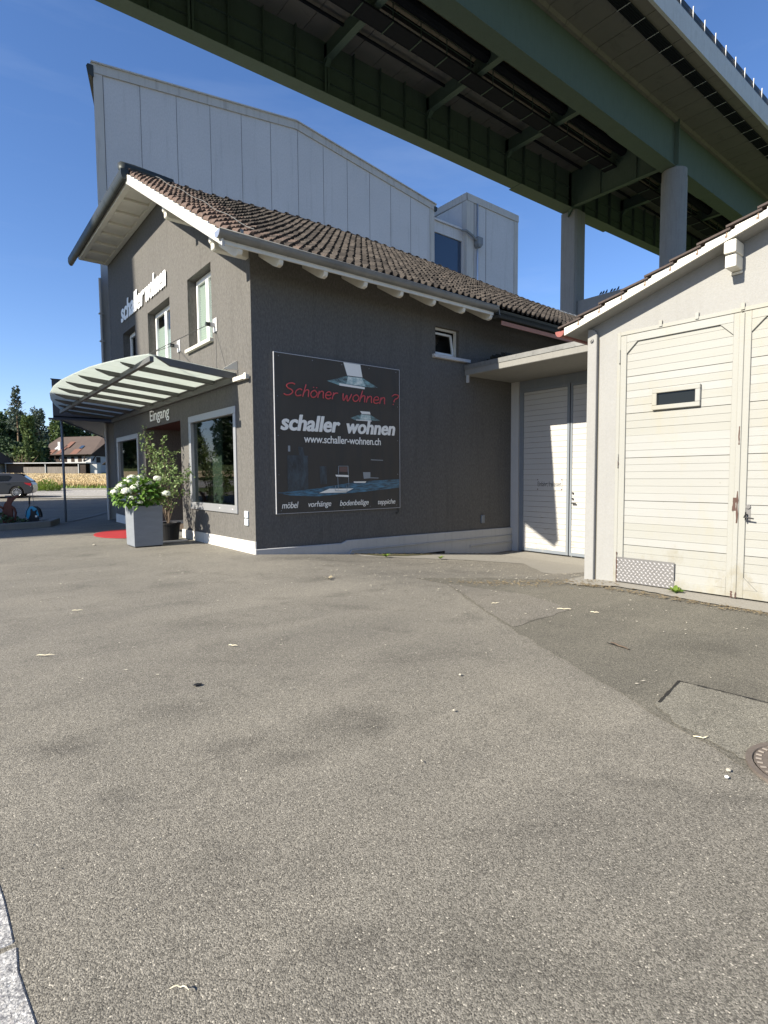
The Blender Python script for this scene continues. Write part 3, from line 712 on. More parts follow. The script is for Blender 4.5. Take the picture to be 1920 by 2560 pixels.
while x < 24.9:
    r0 = random.uniform(0.115, 0.125); jz = random.uniform(-0.012, 0.012); n = 8; P = []
    for xx, rr in ((x - 0.03, r0 + 0.028), (x + 0.04, r0 + 0.028), (x + 0.045, r0), (x + 0.40, r0 - 0.015)):
        for q in range(n + 1):
            a = pi * q / n; P.append((xx, 15.68 - cos(a) * rr, zt(xx) + jz + sin(a) * rr))
    mb.add(P, [(r * (n + 1) + q, r * (n + 1) + q + 1, (r + 1) * (n + 1) + q + 1, (r + 1) * (n + 1) + q) for r in range(3) for q in range(n)])
    x += 0.385
mb.build('ridge_tiles', 'tile', roof)
# underside boards of the slope, verge board, purlins, rafters
mb = MB()
mb.prism([(4.03, 9.46, zr(9.46) - 0.0), (4.03, 15.35, zr(15.35)), (4.03, 15.35, zr(15.35) + 0.05), (4.03, 9.46, zr(9.46) + 0.05)], (7.1, 0, 0))
mb.build('soffit_boards', 'white', store)
mb = MB()
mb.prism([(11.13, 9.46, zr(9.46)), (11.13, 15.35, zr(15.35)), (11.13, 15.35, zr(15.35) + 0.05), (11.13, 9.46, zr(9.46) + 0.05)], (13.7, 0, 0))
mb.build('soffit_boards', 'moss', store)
mb = MB(); ys = [9.42 + (15.42 - 9.42) * i / 20 for i in range(21)]
lo = [(y, 5.605 + 0.577 * (y - 9.40)) for y in ys]
hi = []
for i in range(20):
    y0, y1 = ys[i], ys[i + 1]; b = 5.79 + 0.577 * (y0 - 9.40)
    hi += [(y0, b), (y1 - 0.005, b + 0.577 * (y1 - y0) - 0.035)]
for i in range(20):
    mb.prism([(3.995, lo[i][0], lo[i][1]), (3.995, lo[i + 1][0], lo[i + 1][1]), (3.995, hi[2 * i + 1][0], hi[2 * i + 1][1]), (3.995, hi[2 * i][0], hi[2 * i][1])], (0.032, 0, 0))
mb.build('verge_board', 'white', store)
mb = MB(); mb.prism([(3.99, 9.40, 5.53), (3.99, 15.4, 5.53 + .577 * 6.0), (3.99, 15.4, 5.604 + .577 * 6.0), (3.99, 9.40, 5.604)], (0.05, 0, 0)); mb.build('drip_edge', 'hall_trim', store)
for y, z in ((10.45, 5.83), (13.1, 7.36)):
    mb = MB(); zt2 = zr(y) + 0.02
    mb.prism([(4.24, y - 0.075, z + 0.12), (4.20, y - 0.075, z + 0.16), (4.20, y - 0.075, zt2), (XG + 0.02, y - 0.075, zt2), (XG + 0.02, y - 0.075, z), (4.28, y - 0.075, z), (4.24, y - 0.075, z + 0.03)], (0, 0.15, 0))
    build_split(mb, 'purlin', 'white', store, bevel=0.012)
for k2 in range(-1, 7):
    x = 5.17 + 0.985 * k2
    if x < 4.3: x = 4.36
    mb = MB()
    pts = [(9.47, zr(9.47)), (YL, zr(YL)), (YL, zr(YL) - 0.25), (9.74, zr(9.74) - 0.255), (9.60, zr(9.60) - 0.24), (9.51, zr(9.51) - 0.17), (9.48, zr(9.48) - 0.10)]
    mb.prism([(x - 0.048, y, z) for y, z in pts], (0.096, 0, 0)); mb.build('rafter', 'white', store, bevel=0.012)
MB().prism([(4.03, 9.455, 5.585), (4.03, 9.485, 5.585), (4.03, 9.485, 5.70), (4.03, 9.455, 5.70)], (7.1, 0, 0)).build('eaves_board', 'white', store)
# gutters
def halfround(mb, x0, x1, y, z, r, n=10, bead=True):
    pr = [(y - r * cos(pi * i / n), z - r * sin(pi * i / n)) for i in range(n + 1)]
    mb.sweep(pr, x0, x1); mb.sweep([(a, b + 0.004) for a, b in pr], x0, x1)
    if bead: mb.tube([(x0, y - r, z + 0.004), (x1, y - r, z + 0.004)], 0.012, 6)
mb = MB(); halfround(mb, 3.92, 11.19, 9.44, 5.775, 0.118); gut = mb.build('gutter', 'zinc', store, smooth=True)
mb = MB(); mb.poly([(3.918, 9.44 - 0.118 * cos(pi * i / 10), 5.775 - 0.118 * sin(pi * i / 10)) for i in range(11)]); mb.build('gutter_end', 'silver', gut)
mb = MB()
for x in [4.28 + 1.008 * i for i in range(7)]:
    pr = [(9.44 - 0.125 * cos(pi * i / 10), 5.775 - 0.125 * sin(pi * i / 10)) for i in range(11)]; mb.sweep(pr, x - 0.012, x + 0.012)
build_split(mb, 'gutter_joint', 'zinc', gut)
mb = MB(); halfround(mb, 11.2, 25, 9.52, 5.74, 0.09); mb.build('gutter', 'darkmetal', store, smooth=True)
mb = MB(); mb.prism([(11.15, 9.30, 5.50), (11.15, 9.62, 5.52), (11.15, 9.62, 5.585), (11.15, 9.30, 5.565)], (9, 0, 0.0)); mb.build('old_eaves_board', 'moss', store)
MB().box(11.30, 18, 9.34, 9.36, 5.35, 5.455).build('fascia', 'copper', store)
MB().tube([(11.19, 9.35, 5.82), (11.24, 9.34, 5.56)], 0.012, 5).build('gutter_strap', 'zinc', store)
# the flat roofed part at the back of the gable: soffit, cassettes, gutter
mb = MB(); mb.box(4.02, 24.6, 15.26, 21.42, 8.975, 9.06); mb.box(3.99, 24.9, 15.8, 22.0, 9.18, 9.34)
y = 15.3
mb.box(4.02, 4.16, 15.26, 21.42, 8.90, 8.974); mb.box(4.80, 4.935, 15.26, 21.42, 8.90, 8.974)
while y < 21.4: mb.box(4.161, 4.799, y, min(y + 0.26, 21.42), 8.90, 8.974); y += 0.86
mb.build('flat_roof', 'white', store, bevel=0.01)
mb = MB(); pr = [(3.95 + 0.095 * cos(pi * i / 10) , 9.10 - 0.165 * sin(pi * i / 10)) for i in range(11)]
P = [(a, 15.12, b) for a, b in pr] + [(a, 22.3, b) for a, b in pr]; mb.add(P, [(i, i + 1, 12 + i, 11 + i) for i in range(10)] + [tuple(range(11)), tuple(range(21, 10, -1))])
mb.box(3.86, 4.04, 15.13, 22.29, 9.101, 9.19)
for q in range(1, 8):
    yy = 15.12 + q * 0.9; P = [(3.95 + 0.105 * cos(pi * i / 10), yy + e, 9.10 - 0.175 * sin(pi * i / 10)) for e in (-0.012, 0.012) for i in range(11)]; mb.add(P, [(i, i + 1, 12 + i, 11 + i) for i in range(10)])
mb.build('gutter', 'darkmetal', store)
mb = MB(); mb.tube([(3.95, 15.25, 9.18), (4.02, 15.62, 9.46), (4.3, 15.68, 9.50), (5.3, 15.68, 9.46)], [.10, .13, .13, .12], 8); mb.build('ridge_flashing', 'darkmetal', store, smooth=True)
mb = MB(); P = []
for i in range(21):
    t = i / 20; y = 9.45 + 5.4 * t; P.append((4.62 - 0.02 * sin(t * 9), y, 5.90 + 0.577 * (y - 9.40) + 0.05 - 0.02 * sin(t * 25)))
mb.tube(P, 0.007, 5); mb.box(4.3, 4.36, 9.33, 9.40, 5.80, 5.86); mb.build('lightning_conductor', 'zinc', store)
# small tilted window in the long wall
mb = MB(); y = YL + 0.10
mb.box(LW[0], LW[1], y, y + 0.06, LW[2], LW[2] + 0.05); mb.box(LW[0], LW[1], y, y + 0.06, LW[3] - 0.05, LW[3]); mb.box(LW[1] - 0.05, LW[1], y, y + 0.06, LW[2] + .05, LW[3] - .05); mb.box(LW[0], LW[0] + 0.05, y, y + 0.06, LW[2] + .05, LW[3] - .05)
lw = mb.build('window', 'white', store)
mb = MB(); tz = lambda z: (z - LW[2] - 0.05) * 0.16
za, zb = LW[2] + 0.06, LW[3] - 0.08
for xa, xb, z0, z1 in ((LW[0] + .06, LW[1] - .06, za, za + .05), (LW[0] + .06, LW[1] - .06, zb - .05, zb), (LW[0] + .06, LW[0] + .11, za, zb), (LW[1] - .11, LW[1] - .06, za, zb)):
    mb.prism([(xa, y + 0.02 + tz(z0), z0), (xb, y + 0.02 + tz(z0), z0), (xb, y + 0.02 + tz(z1), z1), (xa, y + 0.02 + tz(z1), z1)], (0, 0.045, 0))
sash = mb.build('sash', 'pvc', lw)
mb = MB(); mb.quad(*[(xx, y + 0.045 + tz(zz), zz) for xx, zz in ((LW[0] + .11, za + .05), (LW[1] - .11, za + .05), (LW[1] - .11, zb - .05), (LW[0] + .11, zb - .05))]); mb.build('pane', 'glass_dark', lw)
mb = MB(); mb.box(LW[0] - 0.1, LW[1] + 0.3, YL + 0.5, YL + 0.55, 4.4, 5.5); mb.build('room_darkness', 'dark', lw)
MB().box(LW[0] + 0.05, LW[0] + 0.3, YL + 0.35, YL + 0.4, 4.62, 5.2).build('cupboard', simple('ochre_cupboard', (0.22, 0.15, 0.06), 0.7), lw)
MB().box(LW[0] - 0.12, 11.14, YL - 0.10, YL + 0.1, LW[2] - 0.085, LW[2] - 0.005).build('sill', 'hall', lw, bevel=0.006)
# little fittings on the walls
mb = MB(); mb.box(XG - 0.035, XG, 10.62, 10.78, 0.72, 0.86); mb.box(XG - 0.035, XG, 10.62, 10.78, 0.56, 0.70); build_split(mb, 'socket_box', simple('pale_blue_grey_plastic', (0.50, 0.54, 0.56), 0.5), store, bevel=0.008)
mb = MB(); mb.box(11.66, 11.78, YL - 0.05, YL, 0.24, 0.46); mb.build('meter_box', 'bluegrey', store, bevel=0.008)
mb = MB(); mb.tube([(8.66, YL - 0.03, 0.78), (8.66, YL - 0.03, 0.68), (8.58, YL - 0.06, 0.66), (8.57, YL - 0.06, 0.70)], 0.012, 6); mb.build('wall_hook', 'darkmetal', store)
mb = MB(); mb.box(XG - 0.10, XG, 10.46, 11.06, 3.52, 3.60); mb.box(XG - 0.11, XG - 0.09, 10.40, 10.50, 3.50, 3.62); mb.build('canopy_outlet', 'white', store)

# lettering on the gable (stands off the wall)
U = (0, -1, 0); V = (0, 0, 1)
mb = text_mb('schaller', (XG - 0.03, 19.81, 6.60), U, V, 2.62, 0.60, 0.012, 0.16, 0.015, 1.0, heavy=0.016)
w2 = text_mb('wohnen', (XG - 0.03, 17.10, 6.60), U, V, 1.84, 0.60, 0.012, 0.16, 0.015, 1.0, heavy=0.016)
mb.add(w2.v, w2.f)
mb.build('wall_lettering', 'letter', label='raised white letters reading schaller wohnen high on the gable', cat='lettering')
mb = text_mb('Eingang', (XG - 0.02, 17.08, 3.10), U, V, 1.72, 0.40, 0.008, 0, 0.006)
mb.build('wall_lettering', 'letter', label='small white letters reading Eingang above the entrance door', cat='lettering')

# ------------------------------------------------------------------ billboard on the long wall
bb = thing('billboard', 'large dark poster board with red and white lettering and a chair on the long wall', 'billboard', (7.05, YL - 0.02, 0.80))
YB = YL - 0.045
MB().box(5.40, 8.70, YB, YL, 0.80, 4.07).build('panel', 'print', bb)
mb = MB(); mb.box(5.388, 5.40, YB - 0.006, YL, 0.79, 4.082); mb.box(8.70, 8.71, YB - 0.006, YL, 0.79, 4.082); mb.box(5.40, 8.70, YB - 0.006, YL, 4.07, 4.082); mb.box(5.40, 8.70, YB - 0.006, YL, 0.79, 0.80)
mb.build('frame', 'hall', bb)
mb = MB()
for x in (5.5, 6.3, 7.05, 7.8, 8.6):
    for z in (0.86, 4.01): mb.tube([(x, YB, z), (x, YB - .006, z)], .012, 8)
for z in (1.6, 2.4, 3.2):
    for x in (5.46, 8.64): mb.tube([(x, YB, z), (x, YB - .006, z)], .012, 8)
build_split(mb, 'fixing_screw', 'zinc', bb)
def pp(mb, pts, off):
    y = YB - 0.002 - off * 0.0015; mb.poly([(x, y, z) for x, z in pts])
mb = MB(); pp(mb, [(7.19, 3.78), (7.60, 3.78), (8.05, 3.60), (7.0, 3.55), (6.66, 3.62)], 1); pp(mb, [(7.58, 2.97), (7.83, 2.96), (8.12, 2.84), (7.40, 2.82), (7.26, 2.86)], 1); build_split(mb, 'printed_light', 'printteal', bb)
mb = MB(); pp(mb, [(7.21, 3.77), (7.59, 3.77), (7.70, 3.60), (7.16, 3.60)], 2); pp(mb, [(7.56, 2.96), (7.82, 2.95), (7.85, 2.85), (7.54, 2.84)], 2); build_split(mb, 'printed_light', 'printteal2', bb)
mb = MB(); pp(mb, [(7.09, 4.065), (7.55, 4.065), (7.61, 3.79), (7.19, 3.79)], 3); pp(mb, [(7.53, 3.03), (7.81, 3.03), (7.83, 2.97), (7.58, 2.97)], 3); pp(mb, [(6.97, 3.60), (7.67, 3.575), (7.67, 3.53), (6.98, 3.55)], 3); pp(mb, [(7.42, 2.835), (7.86, 2.835), (7.86, 2.815), (7.42, 2.815)], 3)
build_split(mb, 'printed_skylight', 'printwhite', bb)
mb = MB(); pp(mb, [(5.42, 1.23), (6.34, 1.30), (7.5, 1.44), (8.68, 1.48), (8.68, 1.28), (7.6, 1.20), (6.37, 1.13), (5.7, 1.17)], 1); mb.build('printed_floor', 'printblue', bb)
mb = MB(); pp(mb, [(6.41, 1.20), (6.68, 1.29), (7.33, 1.285), (7.12, 1.20)], 2); pp(mb, [(7.33, 1.44), (7.69, 1.44), (7.66, 1.405), (7.35, 1.41)], 2); build_split(mb, 'printed_sun_patch', 'printwhite', bb)
mb = MB(); pp(mb, [(5.66, 2.0), (6.15, 2.0), (6.15, 1.3), (5.66, 1.25)], 1); pp(mb, [(6.44, 1.78), (6.62, 1.78), (6.62, 1.40), (6.46, 1.38)], 1.5); pp(mb, [(5.92, 2.19), (6.03, 2.17), (6.10, 1.86), (6.04, 1.85), (5.94, 2.02)], 2); build_split(mb, 'printed_wall_stain', 'printdim', bb)
mb = MB(); pp(mb, [(7.60, 1.65), (7.81, 1.65), (7.81, 1.51), (7.62, 1.50)], 2); pp(mb, [(7.83, 1.945), (8.19, 1.935), (8.19, 1.92), (7.83, 1.925)], 2); pp(mb, [(5.68, 2.2), (5.73, 2.2), (5.73, 2.08), (5.68, 2.08)], 2); pp(mb, [(7.81, 1.53), (8.05, 1.52), (8.05, 1.505), (7.81, 1.51)], 2); build_split(mb, 'printed_fittings', 'printgrey', bb)
mb = MB(); pp(mb, [(6.95, 1.77), (7.17, 1.77), (7.165, 1.655), (6.945, 1.66)], 4); ch = mb.build('printed_chair', 'printbrown', bb)
mb = MB(); yb = YB - 0.0095
for P in ([(6.92, 1.65), (6.93, 1.785), (7.18, 1.785), (7.18, 1.65)], [(6.93, 1.785), (6.92, 1.58)], [(7.18, 1.785), (7.19, 1.57)], [(6.90, 1.56), (6.915, 1.27)], [(7.19, 1.55), (7.20, 1.29)], [(6.84, 1.36), (6.83, 1.24), (7.15, 1.225), (7.14, 1.35)]):
    for (a, b), (c, dd) in zip(P, P[1:]): mb.tube([(a, yb, b), (c, yb, dd)], 0.006, 4)
mb.build('printed_chair_frame', 'printgrey', bb)
mb = MB(); pp(mb, [(6.84, 1.595), (7.20, 1.585), (7.20, 1.54), (6.86, 1.555)], 5); mb.build('printed_seat', 'printwhite', bb)
# handwriting in strokes
GL = {'S': ([(.62, .92), (.45, 1.0), (.2, .93), (.08, .76), (.2, .58), (.45, .46), (.55, .28), (.42, .08), (.2, .0), (.0, .08)],), 'c': ([(.42, .52), (.28, .60), (.08, .45), (.02, .22), (.14, .02), (.42, .1)],),
      'h': ([(.12, 1.0), (.06, .5), (.02, .0)], [(.05, .3), (.2, .56), (.36, .52), (.38, .25), (.40, .0)]), 'o': ([(.25, .6), (.06, .45), (.02, .2), (.18, .0), (.38, .12), (.45, .38), (.25, .6)],),
      'ö': ([(.25, .6), (.06, .45), (.02, .2), (.18, .0), (.38, .12), (.45, .38), (.25, .6)], [(.14, .80), (.14, .86)], [(.36, .80), (.36, .86)]), 'n': ([(.06, .58), (.03, .3), (.02, .0)], [(.04, .32), (.18, .56), (.34, .54), (.37, .25), (.42, .0)]),
      'e': ([(.05, .3), (.38, .34), (.36, .54), (.2, .6), (.04, .4), (.06, .12), (.22, .0), (.44, .1)],), 'r': ([(.06, .58), (.04, .3), (.02, .0)], [(.05, .34), (.18, .54), (.38, .56)]),
      'w': ([(.0, .58), (.06, .1), (.14, .02), (.28, .46), (.36, .04), (.46, .04), (.62, .6)],), '?': ([(.0, .76), (.14, .92), (.38, .88), (.38, .66), (.2, .48), (.18, .26)], [(.16, .04), (.18, .08)])}
def catmull(P, n=5):
    if len(P) < 3: return P
    out = []
    for i in range(len(P) - 1):
        p0, p1, p2, p3 = P[max(i - 1, 0)], P[i], P[i + 1], P[min(i + 2, len(P) - 1)]
        for k in range(n):
            t = k / n; out.append(tuple(0.5 * ((2 * b) + (-a + c) * t + (2 * a - 5 * b + 4 * c - d) * t * t + (-a + 3 * b - 3 * c + d) * t ** 3) for a, b, c, d in zip(p0, p1, p2, p3)))
    return out + [P[-1]]
mb = MB()
def write(word, x0, x1, z0, h):
    wd = {'S': .72, 'w': .74, '?': .5, 'r': .42}; tot = sum(wd.get(c, .52) for c in word) ; kx = (x1 - x0) / tot; x = x0
    for c in word:
        for st in GL[c]:
            P = [(x + (u + 0.14 * v) * kx, z0 + v * h) for u, v in catmull(st)]
            for (a, b), (c2, d2) in zip(P, P[1:]): mb.tube([(a, YB - 0.012, b), (c2, YB - 0.012, d2)], 0.014, 5)
        x += wd.get(c, .52) * kx
for a_ in (('Schöner', 5.60, 6.92, 3.235, 0.255), ('wohnen', 7.04, 8.28, 3.235, 0.255), ('?', 8.42, 8.66, 3.235, 0.27)):
    mb = MB(); write(*a_); mb.build('red_handwriting', 'printred', bb)
U = (1, 0, 0)
mb = text_mb('schaller', (5.52, YB - 0.010, 2.515), U, V, 1.46, 0.335, 0.001, 0.2, 0.02, 1.0, heavy=0.011); w2 = text_mb('wohnen', (7.16, YB - 0.010, 2.515), U, V, 1.39, 0.32, 0.001, 0.2, 0.02, 1.0, heavy=0.011)
mb.add(w2.v, w2.f); mb.build('white_lettering', 'printwhite', bb)
text_mb('www.schaller-wohnen.ch', (6.06, YB - 0.010, 2.275), U, V, 2.06, 0.165, 0.003, 0.05, 0.012, 0.95).build('web_address', 'printwhite', bb)
for t, x0, x1, z0, h in (('möbel', 5.51, 5.90, 0.90, 0.135), ('vorhänge', 6.14, 6.72, 0.87, 0.16), ('bodenbeläge', 6.95, 7.75, 0.865, 0.16), ('teppiche', 8.02, 8.55, 0.862, 0.15)):
    text_mb(t, (x0, YB - 0.010, z0), U, V, x1 - x0, h, 0.003, 0.22, 0.006, 0.95).build('small_lettering', 'printwhite', bb)

# ------------------------------------------------------------------ glass canopy over the entrance
cn = thing('glass_canopy', 'curved canopy of frosted glass on grey steel beams above the shop entrance', 'canopy', (4.0, 16.2, 3.6))
zc = lambda x: 3.70 + 0.095 * (XG - x)
arc = [(11.05, 3.22), (11.6, 3.03), (12.2, 2.88), (12.8, 2.75), (13.4, 2.64), (14.6, 2.52), (15.7, 2.45), (16.9, 2.45), (18.2, 2.55), (19.4, 2.74), (20.5, 3.0), (21.5, 3.31)]
def xarc(y):
    for (a, b), (c, d) in zip(arc, arc[1:]):
        if a <= y <= c: return b + (d - b) * (y - a) / (c - a)
    return arc[-1][1]
by = [11.08 + 1.155 * i for i in range(10)]
mb = MB()
for a, b in zip(by, by[1:]):
    n = 4; yy = [a + 0.006 + (b - a - 0.012) * i / n for i in range(n + 1)]
    top = [(xarc(y), y) for y in yy]; pts = [(XG - 0.02, yy[0])] + top + [(XG - 0.02, yy[-1])]
    mb.prism([(x, y, zc(x) + 0.012) for x, y in pts], (0, 0, 0.014))
mb.build('glass_panes', 'frost', cn)
for i, y in enumerate(by):
    xo = max(xarc(min(max(y, 11.05), 21.5)) + 0.10, 2.5); h = 0.09 if i else 0.13
    mb = MB(); mb.prism([(xo, y - 0.028, zc(xo) + 0.01), (XG, y - 0.028, zc(XG) + 0.01), (XG, y - 0.028, zc(XG) - h), (xo + 0.28, y - 0.028, zc(xo + 0.28) - h), (xo + 0.05, y - 0.028, zc(xo) - 0.03)], (0, 0.056, 0))
    mb.build('beam', 'steel', cn, bevel=0.006)
mb = MB(); mb.prism([(3.19, 11.0, zc(3.2) - 0.03), (3.27, 11.0, zc(3.2) - 0.03), (3.27, 11.0, zc(3.2) - 0.135), (3.19, 11.0, zc(3.2) - 0.135)], (0.09, 10.5, 0)); mb.build('cross_rail', 'steel', cn, bevel=0.006)
MB().box(XG - 0.06, XG - 0.002, 11.0, 21.52, 3.52, 3.64).build('wall_rail', 'steel', cn)
MB().prism([(XG - 0.32, 11.02, 3.76), (XG - 0.004, 11.02, 3.76), (XG - 0.004, 11.02, 3.95), (XG - 0.03, 11.02, 3.95)], (0, -0.03, 0)).build('end_bracket', 'white', cn)
for y, z in ((12.11, 4.91), (14.49, 4.89)):
    mb = MB(); mb.box(XG - 0.02, XG - 0.002, y - 0.11, y + 0.11, z - 0.15, z + 0.15); mb.box(XG - 0.16, XG - 0.02, y - 0.02, y + 0.02, z - 0.05, z + 0.04); br = mb.build('cable_bracket', 'hall', cn, bevel=0.005)
    mb = MB(); mb.tube([(XG - 0.15, y, z), (3.24, 11.08, zc(3.24) + 0.04)], 0.008, 5); mb.build('cable', 'steel', br)
    MB().tube([(XG - 0.006, y - 0.02, z - 0.15), (XG - 0.006, y - 0.02, 3.66)], 0.006, 4).build('wall_cable', 'steel', br)
    MB().box(XG - 0.22, XG - 0.13, y - 0.035, y + 0.035, z - 0.045, z + 0.035).build('turnbuckle', 'darkmetal', br)

# ------------------------------------------------------------------ grey hall behind
hall = thing('industrial_hall', 'tall pale grey panelled hall with low pitched roof rising behind the tiled roof', 'building', (13, 23, 0))
YH = 23.0; ztop = lambda x: 16.45 + (x - 5.1) * (17.55 - 16.45) / 8.3 if x < 13.4 else 17.55 - (x - 13.4) * (17.55 - 16.42) / 8.65
BK = Vector((9.5, 30, 0))
mb = MB(); front = [(5.1, YH, -0.5), (22.0, YH, -0.5), (22.0, YH, ztop(22)), (13.4, YH, ztop(13.4)), (5.1, YH, ztop(5.1))]
mb.prism(front, tuple(BK)); mb.build('wall', 'hall', hall)
mb = MB()
for x in [6.65 + 1.367 * i for i in range(11)]: mb.box(x - 0.008, x + 0.008, YH - 0.006, YH, 0, ztop(x) - 0.2)
mb.box(5.345, 5.375, YH - 0.004, YH, 0, ztop(5.3) - 0.1); mb.build('panel_joint', 'seam', hall)
mb = MB(); mb.box(5.04, 5.345, YH - 0.035, YH, 0, 11.7); mb.box(5.04, 5.345, YH - 0.035, YH, 11.715, ztop(5.1) - 0.1); mb.box(21.72, 22.05, YH - 0.03, YH, 0, ztop(22) - 0.1); build_split(mb, 'corner_trim', 'hall_trim', hall)
mb = MB()
for a, b in ((4.95, 13.4), (13.4, 22.15)):
    mb.prism([(a, YH - 0.06, ztop(a) - 0.26), (b, YH - 0.06, ztop(b) - 0.26), (b, YH - 0.06, ztop(b) + 0.06), (a, YH - 0.06, ztop(a) + 0.06)], (0, 0.058, 0))
    mb.prism([(a, YH - 0.12, ztop(a) + 0.061), (b, YH - 0.12, ztop(b) + 0.061), (b, YH - 0.12, ztop(b) + 0.11), (a, YH - 0.12, ztop(a) + 0.11)], tuple(BK + Vector((0, 0.2, 0))))
mb.build('roof_edge', 'hall_trim', hall)
mb = MB(); mb.prism([(4.86, YH - 0.1, 16.40), (4.80, YH - 0.1, 16.30), (4.84, YH - 0.1, 16.05), (4.98, YH - 0.1, 16.0), (5.04, YH - 0.1, 16.05), (5.04, YH - 0.1, 16.40)], tuple(BK)); mb.build('gutter', 'darkmetal', hall)
mb = MB(); mb.prism([(22.0, YH - 0.1, 16.35), (22.22, YH - 0.1, 16.35), (22.2, YH - 0.1, 16.15), (22.02, YH - 0.1, 16.1)], (0, 10, 0)); mb.build('gutter', 'darkmetal', hall)
mb = MB(); mb.tube([(4.98, YH - 0.12, 0), (4.98, YH - 0.12, 8.9)], 0.05, 8)
for z in (5.6, 6.6, 7.6): mb.box(4.9, 5.06, YH - 0.17, YH - 0.04, z, z + 0.04)
mb.build('downpipe', 'hall_trim', hall)
# glazed link and stair tower
tw = thing('stair_tower', 'small pale grey panelled tower with a drainpipe beside the big hall', 'building', (26.8, 23, 0))
mb = MB(); mb.box(24.55, 29.2, 22.9, 29.5, 0, 17.55); mb.build('wall', 'hall', tw)
mb = MB(); mb.box(24.5, 29.24, 22.84, 22.899, 17.42, 17.78); mb.box(24.49, 24.549, 22.84, 29.5, 17.42, 17.78); mb.box(24.49, 29.24, 22.84, 29.6, 17.781, 17.82); mb.build('roof_edge', 'hall_trim', tw)
mb = MB(); mb.box(24.52, 25.12, 22.86, 22.899, 0, 17.41); mb.box(24.515, 24.549, 22.87, 23.25, 0, 17.41); mb.box(28.85, 29.22, 22.87, 22.899, 0, 17.41); build_split(mb, 'corner_trim', 'hall_trim', tw)
mb = MB(); mb.box(26.2, 26.23, 22.892, 22.9, 0, 17.4); mb.box(25.13, 25.2, 22.892, 22.9, 0, 17.4); mb.box(24.545, 24.549, 25.4, 25.43, 0, 17.4); mb.build('panel_joint', 'seam', tw)
mb = MB(); mb.tube([(25.36, 22.8, 8), (25.36, 22.8, 17.4)], 0.055, 8); dp = mb.build('downpipe', 'silver', tw, smooth=True)
mb = MB(); mb.box(25.16, 25.58, 22.55, 22.88, 15.05, 15.45); mb.prism([(25.16, 22.55, 15.05), (25.58, 22.55, 15.05), (25.48, 22.6, 14.9), (25.26, 22.6, 14.9)], (0, 0.3, 0)); mb.build('rain_hopper', 'bluegrey', dp)
mb = MB(); mb.tube([(24.2, 22.95, 15.66), (24.35, 22.75, 15.62), (24.8, 22.7, 15.45), (25.2, 22.7, 15.25)], 0.07, 8); mb.build('drain_branch', 'bluegrey', dp)
mb = MB(); mb.box(22.0, 24.55, 23.15, 23.6, 15.15, 15.75); mb.box(22.0, 24.55, 23.05, 26, 15.751, 15.85); mb.box(24.42, 24.55, 23.12, 23.3, 10, 15.15); mb.box(22.05, 22.2, 23.16, 23.3, 10, 15.15); lk = mb.build('glazed_link', 'hall', tw)
MB().box(22.2, 24.42, 23.22, 23.25, 9, 15.15).build('pane', 'blueglass', lk)

# grey porch roof and post
po = thing('porch_roof', 'dark grey sheet clad porch roof on a thin post left of the dark house', 'porch', (4, 22.5, 0))
mb = MB(); mb.prism([(3.16, 22.0, 3.66), (5.03, 22.0, 3.66), (7.6, 34, 3.66), (7.55, 34, 3.66)], (0, 0, 0.04)); mb.prism([(3.16, 22.0, 3.62), (5.03, 22.0, 3.62), (5.03, 22.0, 4.92), (3.16, 22.0, 4.92)], (0, 0.03, 0))
mb.prism([(3.16, 22.0, 3.62), (3.16, 22.0, 4.92), (7.55, 33.6, 4.92), (7.55, 33.6, 3.62)], (0.03, 0.012, 0))
mb.prism([(3.12, 21.97, 4.921), (5.03, 21.97, 4.921), (12, 34, 4.921), (7.5, 33.6, 4.921)], (0, 0, 0.03)); mb.build('roof', 'porch', po)
mb = MB(); mb.prism([(3.0, 21.9, 3.56), (3.4, 22.3, 3.56), (5.03, 22.3, 3.56), (5.03, 21.9, 3.56)], (0, 0, 0.058)); mb.build('drip_edge', 'porch', po)
mb = MB(); mb.tube([(3.52, 22.75, 0), (3.52, 22.75, 3.62)], 0.042, 10); mb.build('post', 'bluegrey', po, smooth=True)
mb = MB(); a = Vector((3.5, 22.8, 0)); b = Vector((8.6, 38.6, 0)); 
for i in range(12):
    p = a + (b - a) * (i / 12) + Vector((1.2 * sin(pi * i / 12), 0, 0)); q = a + (b - a) * ((i + 1) / 12) + Vector((1.2 * sin(pi * (i + 1) / 12), 0, 0))
    mb.quad((p.x, p.y, g(p.x, p.y) + .02), (q.x, q.y, g(q.x, q.y) + .02), (q.x + .22, q.y, g(q.x, q.y) + .02), (p.x + .22, p.y, g(p.x, p.y) + .02))
mb.build('drain_channel', 'concrete', kind='structure')

# ------------------------------------------------------------------ recessed garage between the two buildings
an = thing('recessed_garage', 'recessed garage under a concrete slab, with white board doors in blue grey steel frames', 'garage', (13, 8, -0.6))
XA = 13.0; ZB = -0.63
mb = MB(); mb.box(11.0, 15.2, 4.9, YL - 0.002, 4.19, 4.40); mb.build('roof_slab', 'concrete', an, bevel=0.012)
MB().box(10.985, 11.02, 4.9, YL - 0.004, 4.345, 4.46).build('slab_flashing', 'zinc', an)
MB().box(11.0, 11.04, YL - 0.14, YL - 0.064, 4.0, 4.19).build('slab_bracket', 'plinth_grey', an)
mb = MB(); mb.box(XA - 0.06, XA + 0.2, 10.06, YL - 0.002, ZB - 0.3, 4.188); mb.build('side_pier', 'plinth_grey', an)
mb = MB(); mb.box(XA - 0.02, XA + 0.1, 4.9, 10.058, 3.95, 4.188); mb.box(XA - 0.02, XA + 0.1, 9.97, 10.058, ZB - .2, 3.949); mb.box(XA - 0.02, XA + 0.1, 6.4, 6.6, ZB - .2, 3.949); mb.build('door_frame', 'bluegrey', an)
